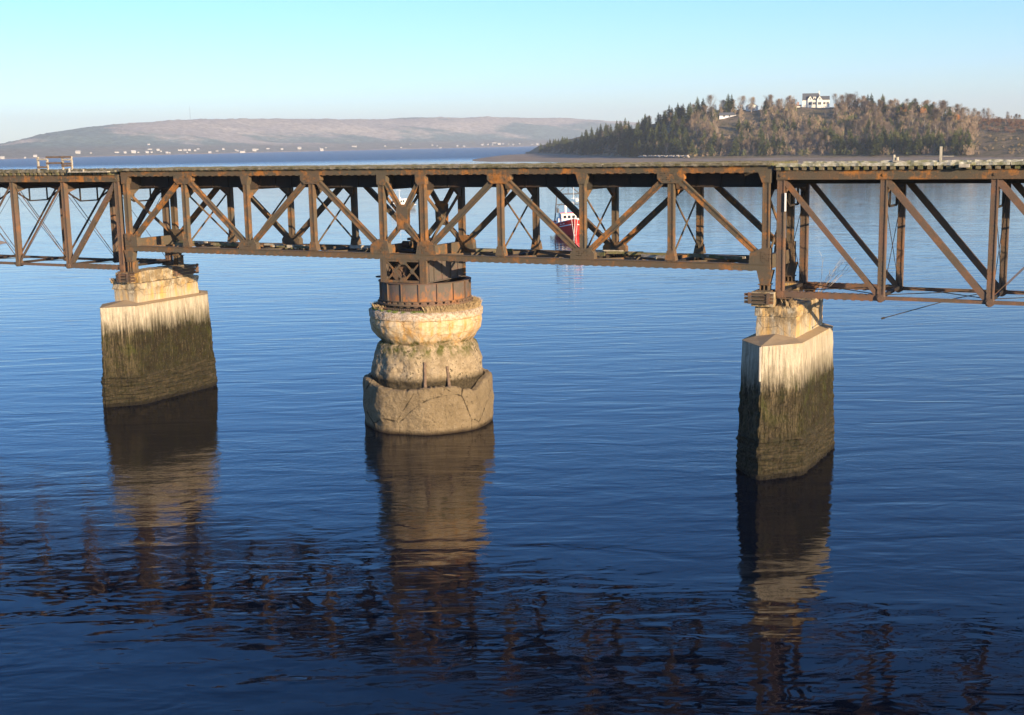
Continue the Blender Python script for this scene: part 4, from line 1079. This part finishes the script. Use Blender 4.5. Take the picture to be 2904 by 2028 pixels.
# trees one can tell apart on the skyline (photo x, base-to-top by pixels)
def sky_tree(kind, name, px, ytop, t, label, h=15.0, group=None):
    x, y, z = on_hill(px, t); k = lerp_tab(BASE, px)+t
    ztop = CAM[2]-(ytop-yh(px))*k/F*1.0
    place_tree(kind, name, x, y, z-0.3, max(0.25, (ztop-z)/h), label, group)
SK = [(1922,289,'tall thin spruce at the left end of the skyline row'),(1931,297,'second thin spruce of the skyline row'),(1952,292,'bushy spruce right of the thin pair on the skyline'),
      (1977,273,'tallest spruce left of the bare tree on the skyline'),(1993,276,'slim spruce beside the tallest one on the skyline'),(2064,264,'dense double-topped spruce standing above the grey cottage'),
      (2074,266,'right half of the double-topped spruce above the grey cottage'),(1882,318,'pointed spruce alone on the skyline of the left flank'),(1898,320,'spruce with a gap beside it on the left flank skyline'),
      (2172,277,'small spruce inside a bare tree on the skyline left of the white house'),(2458,265,'left of the two close spruces right of the white house'),(2468,263,'right of the two close spruces right of the white house'),(2500,264,'broad dark spruce on the skyline right of the white house')]
for px, yt, lb in SK: sky_tree('spruce', 'spruce_tree', px, yt, 92 if px > 1900 else 80, lb, 15.4)
SB = [(2018,267,'bare','wide bare tree rising between two spruces on the skyline'),(2100,268,'bare','bare tree just left of the cream house'),(2130,272,'bare','bare tree behind the cream house'),(2185,265,'bare','bare tree wrapped round a small spruce on the skyline'),
      (2213,277,'birch','thin bare tree on the skyline left of the white house'),(2237,282,'birch','second thin bare tree left of the white house'),(2390,268,'spreading','big round-headed bare tree right of the white house'),(2412,262,'spreading','largest spreading bare tree on the skyline right of the white house'),
      (2520,280,'bare','bare tree beside the broad dark spruce'),(2545,292,'bare','low bare tree between spruce and dark evergreen clump'),(2590,292,'birch','tall thin birch in front of the evergreen clump'),(2605,296,'birch','second tall thin birch by the evergreen clump'),
      (2670,285,'spreading','spreading bare tree at the right end of the woods'),(2695,298,'bare','bare tree at the brow where the woods stop'),(2758,303,'birch','thin tree on the open ridge at the right'),(2790,303,'birch','wispy tree on the open ridge at the right'),(2806,301,'birch','wispy leaning tree on the open ridge at the right'),
      (2855,312,'birch','lone thin tree near the right edge of the picture'),(2880,320,'bare','bushy bare tree near the right edge of the picture'),(2340,312,'bare','bare tree in front of the white house')]
for px, yt, kd, lb in SB: sky_tree(kd, 'bare_tree', px, yt, 92 if px != 2340 else 70, lb, 13.0)
for px, yt, lb in ((2560,300,'left bush of the dark evergreen clump on the skyline'),(2585,292,'middle of the dark evergreen clump on the skyline'),(2628,300,'right bush of the dark evergreen clump on the skyline')):
    x, y, z = on_hill(px, 88); k = lerp_tab(BASE, px)+88; ztop = CAM[2]-(yt-yh(px))*k/F; h = max(3, ztop-z)
    r = empty('evergreen_bush', (x, y, z)); mm = shrub_mesh(px, 4.6, 1900, 0.55); mm.v = [(a*1.1, b, c/4.2*h) for a, b, c in mm.v]; mm.build('crown', SPRUCE, r, fix=False); trunk_mb(h*0.7, 0.3).build('trunk', BARK, r); tag(r, lb, 'tree')
for px, py_, lb in ((2561,318,'small orange-leaved tree under the evergreen clump'),(2615,322,'orange-leaved tree right of the evergreen clump'),(2713,335,'rusty orange tree where the woods meet the open ridge')):
    x, y, z = on_hill(px, 80); r = empty('autumn_tree', (x, y, z)); mm = shrub_mesh(px, 2.6, 800, 0.35); mm.v = [(a, b, c*1.5+2.5) for a, b, c in mm.v]
    mm.build('crown', flat('orange_leaves', (0.42,0.18,0.05), 0.9, 0.3), r, fix=False); trunk_mb(4, 0.15).build('trunk', BARK, r); tag(r, lb, 'tree')
# undergrowth: uncounted brush over the whole slope
def brush(name, n, pr, tr_, sz, mat, label, blob=0.4, nn=34, tall=1.2, up=0.2):
    m = MB()
    for _ in range(n):
        px = random.uniform(*pr); t = random.uniform(*tr_); x, y, z = on_hill(px, t); r = random.uniform(*sz)
        if (2255 < px < 2365 or 2105 < px < 2155) and t > 62: continue
        if 2035 < px < 2098 and 40 < t < 84: continue
        for _ in range(nn):
            a = random.uniform(0, 6.28); b = math.acos(random.uniform(0,1)); q = r*random.uniform(0.4,1)
            p = Vector((x+q*math.sin(b)*math.cos(a), y+q*math.sin(b)*math.sin(a), z+q*math.cos(b)*tall-0.2)); d = Vector((random.uniform(-1,1)*0.7,random.uniform(-1,1)*0.7,random.uniform(-0.2,1.4)+up)).normalized(); s = d.orthogonal().normalized()*blob*random.uniform(0.2,0.5)
            m.quad([p-s, p+s, p+d*blob*3.2])
    tag(m.build(name, mat, fix=False), label, kind='stuff')
brush('undergrowth', 1500, (1960, 2770), (2, 112), (1.2, 3.0), TWIG, 'tangled grey-brown brush covering the slope of the wooded hill', 0.45, 36, 2.6, 1.4)
brush('undergrowth', 600, (1960, 2740), (2, 100), (1.2, 3.0), leafmat('olive_brush', (0.06,0.075,0.025), (0.13,0.13,0.05)), 'low olive green evergreens mixed through the slope of the wooded hill', 0.5, 34, 2.2, 0.6)
brush('undergrowth', 700, (1545, 1980), (0, 80), (0.9, 2.4), leafmat('dark_brush', (0.035,0.045,0.022), (0.075,0.07,0.035)), 'dark brush under the spruces of the left flank')
brush('undergrowth', 330, (1830, 2080), (1, 55), (0.9, 2.6), leafmat('tan_brush', (0.17,0.13,0.06), (0.28,0.19,0.10)), 'tan bushes on the eroded bank above the stone heap')
brush('undergrowth', 420, (2720, 3300), (58, 120), (1.0, 2.6), leafmat('russet_brush', (0.13,0.075,0.055), (0.20,0.115,0.075)), 'russet brush along the open ridge at the right')
brush('undergrowth', 120, (2720, 3300), (2, 50), (0.5, 1.3), TWIGG, 'scattered low bushes on the open grassy slope at the right', nn=20)

# ------------------------------------------------------------------ houses on the hill
def local(o, px): # face the camera
    pass
def gable(m, x0, x1, y0, y1, z0, z1, mi_roof=1, axis='x', over=0.3):
    """gabled roof as solid slabs; axis = ridge direction"""
    t = 0.18
    if axis == 'x':
        ym = (y0+y1)/2
        for (ya, yb) in ((y0-over, ym), (y1+over, ym)):
            m.quad([(x0-over,ya,z0-0.15),(x1+over,ya,z0-0.15),(x1+over,yb,z1),(x0-over,yb,z1)], mi_roof); m.quad([(x0-over,ya,z0-0.15-t),(x1+over,ya,z0-0.15-t),(x1+over,yb,z1-t),(x0-over,yb,z1-t)], mi_roof)
            m.quad([(x0-over,ya,z0-0.15),(x1+over,ya,z0-0.15),(x1+over,ya,z0-0.15-t),(x0-over,ya,z0-0.15-t)], mi_roof)
    else:
        xm = (x0+x1)/2
        for (xa, xb) in ((x0-over, xm), (x1+over, xm)):
            m.quad([(xa,y0-over,z0-0.15),(xa,y1+over,z0-0.15),(xb,y1+over,z1),(xb,y0-over,z1)], mi_roof); m.quad([(xa,y0-over,z0-0.15-t),(xa,y1+over,z0-0.15-t),(xb,y1+over,z1-t),(xb,y0-over,z1-t)], mi_roof)
def yaw_to_cam(x, y): return math.atan2(CAM[1]-y, CAM[0]-x)+math.pi/2
def house_at(px, py_base, t, name):
    x, y = gpos(px, lerp_tab(BASE, px)+t); k = lerp_tab(BASE, px)+t
    z = CAM[2]-(py_base-yh(px))*k/F
    zz = min(z, z); r = empty(name, (x, y, zz), yaw_to_cam(x, y)); return r, k
# big white house
r, k = house_at(2310, 306, 108, 'white_house'); tag(r, 'large white house with dark roof and front gables on the crown of the hill', 'house')
S = k/F                                     # metres per photo pixel here
u = lambda p: (p-2310)*S
hz = lambda p: (306-p)*S
m = MB(); m.box((u(2275),0,-3),(u(2319),8,hz(285))); m.box((u(2318),0.3,-3),(u(2349),7,hz(285)))
k0 = [(u(2275),hz(285)),(u(2275),hz(285))]
for xx in (u(2275), u(2319)-0.02): m.quad([(xx,0,hz(285)),(xx,8,hz(285)),(xx,4,hz(267))])
for a, b, c in ((2289,2303,2296),(2315,2329,2322)):
    m.box((u(a),-1.2,-3),(u(b),0.5,hz(284))); m.quad([(u(a),-1.2,hz(284)),(u(b),-1.2,hz(284)),(u(c),-1.2,hz(274))])
m.box((u(2304),0.2,hz(284)),(u(2312),3.0,hz(277)))
m.build('wall', CREAM, r)
m = MB(); gable(m, u(2275), u(2320), 0, 8, hz(285), hz(266.5), 0); m.build('roof', ROOF, r, fix=False)
m = MB(); gable(m, u(2320)+0.3, u(2349), 0.3, 7, hz(285), hz(275), 0, over=0.15); m.build('roof', ROOF, r, fix=False)
for a, b, c in ((2289,2303,2296),(2315,2329,2322)):
    m = MB(); m.quad([(u(a)-0.2,-1.5,hz(284.5)),(u(c),-1.5,hz(273)),(u(c),4,hz(273)),(u(a)-0.2,4,hz(284.5))]); m.quad([(u(b)+0.2,-1.5,hz(284.5)),(u(c),-1.5,hz(273)),(u(c),4,hz(273)),(u(b)+0.2,4,hz(284.5))]); m.build('gable_roof', ROOF, r, fix=False)
m = MB(); m.box((u(2319),3.4,hz(276)),(u(2322),4.6,hz(261))); m.build('chimney', CREAM, r)
for a, b, y, z0_, z1_ in ((2292,2300,-1.25,292,299),(2318,2326,-1.25,292,299),(2304,2311,-0.05,292,298),(2332,2338,0.25,292,298),(2341,2347,0.25,292,298),(2295,2297.5,-1.25,280,285),(2321,2323.5,-1.25,280,285),(2306,2310,0.15,279,283)):
    m = MB(); m.box((u(a),y-0.05,hz(z1_)),(u(b),y+0.04,hz(z0_))); m.box((u((a+b)/2)-0.06,y-0.09,hz(z1_)),(u((a+b)/2)+0.06,y-0.06,hz(z0_)),1); m.build('window', [DARKGLASS, WHITE], r)
m = MB(); m.box((u(2316),-3.2,-5),(u(2325),-1.25,hz(308))); m.build('porch', CREAM, r)
# cream house
r, k = house_at(2131, 313, 100, 'cream_house'); S = k/F; u = lambda p: (p-2131)*S; hz = lambda p: (313-p)*S
tag(r, 'cream gabled house half hidden by trees left of the large white house', 'house')
m = MB(); m.box((u(2114),0,-4),(u(2148),7,hz(303))); m.quad([(u(2114),0,hz(303)),(u(2148),0,hz(303)),(u(2131),0,hz(294))]); m.build('wall', CREAM, r)
m = MB(); gable(m, u(2114), u(2148), 0, 7, hz(303), hz(293), 0, 'y', 0.5); m.build('roof', ROOFB, r, fix=False)
m = MB(); m.box((u(2122),-0.06,hz(310)),(u(2127),0.03,hz(306))); m.build('window', DARKGLASS, r)
# grey cottage
r, k = house_at(2066, 334, 78, 'grey_cottage'); S = k/F; u = lambda p: (p-2066)*S; hz = lambda p: (334-p)*S
tag(r, 'low cottage with long grey roof and white gable among trees below the cream house', 'house')
m = MB(); m.box((u(2040),0,-4),(u(2091),6,hz(328))); m.build('wall', WHITE, r)
m = MB(); gable(m, u(2040), u(2082), 0, 6, hz(328), hz(320), 0); m.build('roof', ROOF, r, fix=False)
m = MB(); m.box((u(2050),-0.06,hz(332)),(u(2056),0.03,hz(329))); m.box((u(2066),-0.06,hz(332)),(u(2070),0.03,hz(329))); m.build('window', DARKGLASS, r)
# shed
r, k = house_at(2257, 312, 100, 'garden_shed'); S = k/F; u = lambda p: (p-2257)*S; hz = lambda p: (312-p)*S
tag(r, 'small pale shed with brick chimney just left of the large white house', 'shed')
m = MB(); m.box((u(2247),0,-3),(u(2270),4,hz(302))); m.build('wall', CREAM, r)
m = MB(); gable(m, u(2247), u(2270), 0, 4, hz(302), hz(299), 0); m.build('roof', ROOFB, r, fix=False)
m = MB(); m.box((u(2259),1,hz(303)),(u(2264),2,hz(291))); m.build('chimney', BRICK, r)

# stakes on the far edge of the right deck
r = empty('broken_post', (26.6, 4.45, 15.14)); tag(r, 'short broken timber post on the far edge of the right deck', 'post')
m = MB(); m.tube((0,0,0),(-0.03,0,0.42),0.085,0.065,n=7); m.tube((0.17,-0.05,0),(0.15,-0.05,0.30),0.08,0.07,n=7); m.build('stump', POLE, r)
m = MB(); m.beam((-0.05,-0.12,0.12),(0.62,-0.12,0.04),0.07,0.09); m.build('fallen_board', GREYWOOD, r)
r = empty('timber_stake', (28.84, 4.45, 15.14)); tag(r, 'taller slim grey timber stake on the far edge of the right deck', 'post')
m = MB(); m.box((-0.055,-0.055,0),(0.05,0.05,0.80)); m.build('shaft', POLE, r)
m = MB(); m.box((0.06,-0.04,0.30),(0.62,0.0,0.34)); m.build('side_rail', GREYWOOD, r)

# ------------------------------------------------------------------ far ridge across the basin
def far_shore(px): return 3270+max(-600, px*2600/1518)
FR = [(-900,437),(-500,432),(-200,424),(0,414),(126,386),(253,363),(380,353),(544,345),(700,341),(1050,341),(1140,337),(1400,335),(1580,338),(1680,341),(1800,352),(2100,366),(2400,372)]
def far_h(px, t):
    k = far_shore(px)+1500; H = CAM[2]+(yh(px)-lerp_tab(FR, px))*k/F
    z = 1+0.055*min(t, 450)+max(0, H-25)*sstep(380, 1500, t)
    x, y = gpos(px, far_shore(px)+t)
    z += (3+10*sstep(300, 900, t))*fbm(x/260, y/260, 0.7, 5)*min(1, t/120)*(0.4 if t > 1400 else 1)
    return z
def far_mat():
    m = NT('forest_ridge', 1.0, 0.0)
    z = m.sep()[2]
    big = m.noise(0.0016, m.mapping((1,1,5)), 7, 0.62)
    c = m.mix(m.ramp(m.math('ADD', big, m.rng(z, 40, 150, -0.07, 0.09)), [(0.48, 0.0), (0.55, 1.0)]), (0.17,0.23,0.205), (0.44,0.39,0.32))  # forest colours lightened; part of the distance haze is painted in
    c = m.mix(m.math('MULTIPLY', m.rng(z, 38, 22), 0.8), c, (0.22,0.20,0.16))
    c = m.mix(m.rng(z, 3.0, 1.8), c, (0.34,0.26,0.20))
    c = m.mix(1.0, c, m.ramp(m.noise(0.035, None, 5, 0.75), [(0.3, 0.55), (0.7, 1.35)]), 'MULTIPLY')
    m.col(c); m.nrm(m.bump(m.noise(0.03, None, 6, 0.75), 1.0, 14)); return m.mat
NU, NV = 520, 64; pts = []
for j in range(NV):
    t = 2600*(j/(NV-1))**1.25
    for i in range(NU):
        px = -900+i*3300/(NU-1); x, y = gpos(px, far_shore(px)+t); z = far_h(px, min(t, 1700))
        if t > 300: z += random.uniform(-1, 2.6)*(1.0 if t > 1000 else 0.5)
        pts.append((x, y, z if j else -2))
tag(grid('far_ridge', pts, NU, NV, far_mat()), kind='structure')
# ridge-top mast
x, y = gpos(545, far_shore(545)+1500); zb = far_h(545, 1500); zt_ = CAM[2]+(yh(545)-305)*(far_shore(545)+1500)/F
r = empty('radio_mast', (x, y, zb)); tag(r, 'hair-thin radio mast on top of the far ridge', 'mast')
m = MB()
for i in range(3): a = i*2.094; m.tube((1.2*math.cos(a),1.2*math.sin(a),-5),(0.6*math.cos(a),0.6*math.sin(a),zt_-zb),0.18,n=4)
for i in range(14): zz = (zt_-zb)*i/14; m.beam((-1,0,zz),(1,0,zz+(zt_-zb)/28),0.15,0.15)
m.build('lattice', RIG, r)
# white houses on the far shore
c1 = [(725,437),(845,438),(1085,432),(1160,435),(1240,433),(1285,432),(1365,434),(1410,432),(1395,403),(1385,361),(1470,412),(1497,421),(1550,436),(1575,436),(1670,412),(1722,413),(1760,413),(1738,432),(1843,401),(1815,416),(2018,417),(2075,403),(1950,434),(2192,411),(2212,420),(2270,413),(2250,432),(325,471),(20,494),(230,495)]
c2 = [(60,306),(85,297),(168,290),(285,295),(428,290),(595,291),(605,303),(643,280),(875,272),(1125,270),(1255,280),(1330,254),(1510,262),(1548,266),(1575,282),(1712,268),(1768,272),(1915,260),(1963,256),(2000,258),(2013,243),(2053,254),(2085,251),(2130,252),(2168,257),(2220,250)]
HP = [(a*0.3049, 300+b*0.3049) for a, b in c1]+[(700+a*0.3484, 320+b*0.3484) for a, b in c2]+[(1509,408.6),(1524,408.6)]
hm = []; FARWALL = flat('far_white_walls', (0.42,0.40,0.36), 0.8, 0.25, 0.01)
for q in range(3):
    m = MB(); L, Wd, H = ((13,8,5),(9,8,6),(18,9,4.5))[q]
    m.box((-L/2,-Wd/2,-4),(L/2,Wd/2,H)); 
    for xx in (-L/2, L/2): m.quad([(xx,-Wd/2,H),(xx,Wd/2,H),(xx,0,H+3)])
    me_ = m
    gable(m, -L/2, L/2, -Wd/2, Wd/2, H+0.2, H+3.3, 1, 'x', 0.4)
    me = bpy.data.meshes.new('far_house'); me.from_pydata(m.v, [], m.f); me.materials.append(FARWALL); me.materials.append(ROOF if q else FARWALL); me.polygons.foreach_set('material_index', m.m); me.update(); hm.append(me)
for i, (px, py_) in enumerate(HP):
    best = None
    for t in range(8, 900, 8):
        x, y = gpos(px, far_shore(px)+t); z = far_h(px, t); yy = project((x, y, z))[1]
        if best is None or abs(yy-py_-2) < best[0]: best = (abs(yy-py_-2), x, y, z, t)
    _, x, y, z, t = best
    q = (0,1,2,0,0,1)[i % 6]; o = bpy.data.objects.new('shore_house', hm[q]); COL.objects.link(o)
    o.location = (x, y, z); o.rotation_euler.z = yaw_to_cam(x, y)+random.uniform(-0.5,0.5); s = random.uniform(0.5,0.85)
    if i in (0,4,26,30,34,38,36,47,50,51): s = 1.1
    o.scale = (s,s,s)
    grp = 'tiny houses along the far shore'
    rank = sorted(range(len(HP)), key=lambda q_: HP[q_][0]).index(i)+1
    sz = 'larger bright white' if s == 1.1 else 'tiny white'; suf = 'th' if 10 < rank % 100 < 14 else {1:'st',2:'nd',3:'rd'}.get(rank % 10, 'th')
    lb = '%s house speck on the far shore, %d%s from the left' % (sz, rank, suf)
    tag(o, lb, 'house', grp)

# ------------------------------------------------------------------ boats
def hull_mb(L, B, D0, bow_up, sheer, n=18, mrow=9, stripe=None):
    """bow towards -Y; deck height D0 at the waist, bow rises by bow_up; material 1 = stripe"""
    m = MB(); P = []
    for i in range(n+1):
        t = i/n; y = -L/2+L*t
        hw = B/2*(1-(1-min(1, t/0.55))**2.7)*(1-0.12*sstep(0.7,1,t)) if t < 0.55 else B/2*(1-0.12*sstep(0.7,1,t))
        top = D0+bow_up*(1-min(1, t/0.6))**2+sheer*(t-0.6)*(t > 0.6); row = []
        for j in range(mrow+1):
            s = j/mrow; ww = hw*(0.25+0.75*s**0.55) if t > 0 else 0.0
            if t < 0.5: ww *= (0.55+0.45*s)+(0.45-0.45*s)*(t/0.5)
            rake = (1-s)*0.9*(1-min(1, t/0.3))
            row.append((max(ww, 0.02), y+rake, -0.8+(top+0.8)*s))
        P.append(row)
    for sgn in (-1, 1):
        k = len(m.v)
        for row in P:
            for (a, b, c) in row: m.v.append((sgn*a, b, c))
        w_ = mrow+1
        for i in range(n):
            for j in range(mrow):
                q = (k+i*w_+j, k+(i+1)*w_+j, k+(i+1)*w_+j+1, k+i*w_+j+1)
                m.f.append(q if sgn > 0 else q[::-1]); m.m.append(1 if (stripe and j in stripe) else 0)
    # deck and transom
    for i in range(n):
        a, b = P[i][-1], P[i+1][-1]; m.quad([(-a[0]*0.97,a[1],a[2]-0.25),(a[0]*0.97,a[1],a[2]-0.25),(b[0]*0.97,b[1],b[2]-0.25),(-b[0]*0.97,b[1],b[2]-0.25)], 0)
    last = P[-1]
    for j in range(mrow): a, b = last[j], last[j+1]; m.quad([(-a[0],a[1],a[2]),(a[0],a[1],a[2]),(b[0],b[1],b[2]),(-b[0],b[1],b[2])], 0)
    return m, P
bx, by = gpos(1613, 228)
rb = empty('fishing_boat', (bx, by, 0), yaw_to_cam(bx, by)+0.13); tag(rb, 'red-hulled fishing boat with white wheelhouse, bow towards the bridge', 'fishing boat')
m, P = hull_mb(14.5, 5.3, 1.85, 1.2, 0.2); m.build('hull', REDHULL, rb, fix=False)
m = MB()
for i in range(len(P)-1):
    a, b = P[i][-1], P[i+1][-1]
    for sg in (-1, 1): m.beam((sg*a[0],a[1],a[2]+0.05),(sg*b[0],b[1],b[2]+0.05),0.12,0.12,(1,0,0))
m.build('rail_cap', WHITE, rb)
m = MB()
for sg in (-1, 1):
    for i in range(1, 6):
        a, b = P[i][7], P[i+1][7]; m.beam((sg*(a[0]+0.03),a[1],a[2]-0.02),(sg*(b[0]+0.03),b[1],b[2]-0.02),0.05,0.16,(1,0,0))
m.build('white_stripe', WHITE, rb)
m = MB()
for sg in (-1, 1):
    a, b = P[3][8], P[5][8]
    for q in range(7):
        c = Vector((sg*(a[0]+0.05),a[1],a[2]+0.02)).lerp(Vector((sg*(b[0]+0.05),b[1],b[2]+0.02)), q/7+0.05); d = (Vector((sg*b[0],b[1],b[2]))-Vector((sg*a[0],a[1],a[2]))).normalized()
        if q != 3: m.beam(c, c+d*0.14, 0.04, 0.2, (1,0,0))
m.build('name_lettering', WHITE, rb)
m = MB(); m.beam((0,-7.25,3.3),(0,-6.35,-0.6),0.08,0.10,(1,0,0)); m.build('stem', WHITE, rb)
for sg in (-1, 1):
    m = MB(); m.tube((sg*0.55,-6.9,3.0),(sg*0.15,-7.1,-0.2),0.035,n=6); m.build('mooring_rope', WHITE, rb)
    m = MB()
    for q in range(4):
        t = MB(); 
        for k_ in range(12):
            a0, a1 = k_*math.pi/6, (k_+1)*math.pi/6
            m.tube((sg*3.08,-1.5+q*1.8+0.3*math.cos(a0),1.2+0.3*math.sin(a0)),(sg*3.08,-1.5+q*1.8+0.3*math.cos(a1),1.2+0.3*math.sin(a1)),0.09,n=6)
    m.build('tyre_fenders', RUBBER, rb)
m = MB(); m.box((-1.8,-2.6,1.5),(1.8,1.9,3.70)); m.box((-2.0,-2.8,3.70),(2.0,2.1,3.82)); m.box((-2.3,-2.0,1.6),(-1.8,1.0,2.9))
m.build('wheelhouse', WHITE, rb)
for x in (-1.35,-0.45,0.45,1.35):
    m = MB(); m.box((x*0.88-0.25,-2.66,2.90),(x*0.88+0.25,-2.59,3.42)); m.build('window', DARKGLASS, rb)
for sg in (-1, 1):
    m = MB(); m.box((sg*1.83-0.03,-2.2,2.8),(sg*1.83+0.03,-1.2,3.4)); m.build('window', DARKGLASS, rb)
m = MB(); m.beam((-2.0,-2.82,3.86),(2.0,-2.82,3.86),0.1,0.10,(0,0,1)); m.build('roof_trim', REDHULL, rb)
m = MB()      # gantry
for sg in (-1, 1):
    m.tube((sg*2.5,2.2,1.8),(sg*2.1,1.6,7.1),0.12,n=6); m.tube((sg*2.1,1.6,7.1),(sg*0.0,1.6,8.9),0.09,n=6)
    m.tube((sg*2.3,1.9,4.5),(sg*1.0,1.6,5.6),0.05,n=5)
m.tube((-2.1,1.6,7.1),(2.1,1.6,7.1),0.11,n=6); m.tube((-2.3,1.9,5.2),(2.3,1.9,5.2),0.09,n=6); m.tube((0,1.6,7.1),(0,1.6,9.5),0.06,n=6); m.tube((1.2,1.4,7.1),(2.4,0.6,4.6),0.04,n=5)
m.build('gantry', RIG, rb)
m = MB(); m.tube((0.7,-0.6,3.88),(0.7,-0.6,10.4),0.05,0.03,n=6); m.tube((0.2,-0.6,6.4),(1.6,-0.6,6.4),0.04,n=5); m.tube((0.3,-0.6,5.7),(1.5,-0.6,5.7),0.04,n=5); m.build('mast', WHITE, rb)
m = MB(); m.tube((1.0,-1.0,6.0),(1.5,-1.0,6.05),0.3,n=12); m.tube((-0.9,-1.2,3.88),(-0.9,-1.2,5.2),0.22,0.3,n=12); m.tube((1.9,-1.8,3.88),(1.9,-1.8,5.3),0.12,n=8); m.tube((2.0,-1.8,5.3),(2.0,-1.8,5.7),0.3,0.2,n=12); m.build('radar', WHITE, rb)
m = MB(); m.tube((2.45,-0.5,3.9),(2.45,-0.2,4.4),0.3,0.3,n=12); m.box((-2.5,-2.4,3.9),(-2.2,-1.0,4.7)); m.build('deck_gear', RIG, rb)
m = MB()
for a in range(9):
    y = -6.4+a*0.0
for sg in (-1, 1):
    for i in range(1, 7):
        a = P[i][-1]; m.tube((sg*a[0]*0.98,a[1],a[2]+0.1),(sg*a[0]*0.98,a[1],a[2]+0.6),0.025,n=5)
        if i > 1: b = P[i-1][-1]; m.tube((sg*a[0]*0.98,a[1],a[2]+0.6),(sg*b[0]*0.98,b[1],b[2]+0.6),0.025,n=5)
m.build('bow_rail', WHITE, rb)
# second, paler boat further out
bx, by = gpos(1131, 325)
wb = empty('fishing_boat', (bx, by, 0), yaw_to_cam(bx, by)-0.55); wb.scale = (0.98,)*3; tag(wb, 'small pale fishing boat seen through the brace above the round pier', 'fishing boat')
m, P = hull_mb(10.5, 3.6, 1.0, 1.0, 0.1); m.build('hull', BLUEHULL, wb, fix=False)
m = MB()
for i in range(len(P)-1):
    a, b = P[i][-1], P[i+1][-1]
    for sg in (-1, 1): m.beam((sg*a[0],a[1],a[2]+0.05),(sg*b[0],b[1],b[2]+0.05),0.12,0.14,(1,0,0))
m.build('rail_cap', WHITE, wb)
m = MB(); m.box((-1.3,-2.6,0.8),(1.3,0.8,2.75)); m.box((-1.45,-2.8,2.75),(1.45,1.0,2.87)); m.build('wheelhouse', WHITE, wb)
for x in (-0.8,0,0.8):
    m = MB(); m.box((x-0.28,-2.66,1.95),(x+0.28,-2.59,2.5)); m.build('window', DARKGLASS, wb)
for sg in (-1, 1):
    for y in (-1.9,-0.7): 
        m = MB(); m.box((sg*1.33-0.03,y-0.35,1.95),(sg*1.33+0.03,y+0.35,2.5)); m.build('window', DARKGLASS, wb)
m = MB(); m.tube((0,-0.6,2.87),(0,-0.6,7.2),0.07,0.04,n=6); m.tube((-0.6,-0.6,5.0),(0.6,-0.6,5.0),0.04,n=5); m.tube((-0.4,-0.6,5.8),(0.4,-0.6,5.8),0.04,n=5); m.tube((0,-0.6,6.4),(0,-4.6,2.0),0.02,n=4); m.build('mast', WHITE, wb)
m = MB(); m.tube((0.5,-1.2,2.87),(0.5,-1.2,3.3),0.3,0.25,n=10); m.tube((-0.7,-1.2,2.87),(-0.7,-1.2,3.2),0.2,n=10); m.build('radar', WHITE, wb)

# ------------------------------------------------------------------ haze
m = MB(); m.box((-9500,-400,-5),(9500,12500,330))
hz_ = m.build('haze', bpy.data.materials.new('haze_air'))
hm_ = hz_.data.materials[0]; hm_.use_nodes = True; t_ = hm_.node_tree; t_.nodes.clear()
pv = t_.nodes.new('ShaderNodeVolumePrincipled'); pv.inputs['Color'].default_value = (0.80,0.88,0.97,1); pv.inputs['Density'].default_value = 0.000095; pv.inputs['Anisotropy'].default_value = 0.0
mo = t_.nodes.new('ShaderNodeOutputMaterial'); t_.links.new(pv.outputs[0], mo.inputs['Volume'])
tag(hz_, 'thin pale haze over the basin', kind='stuff')
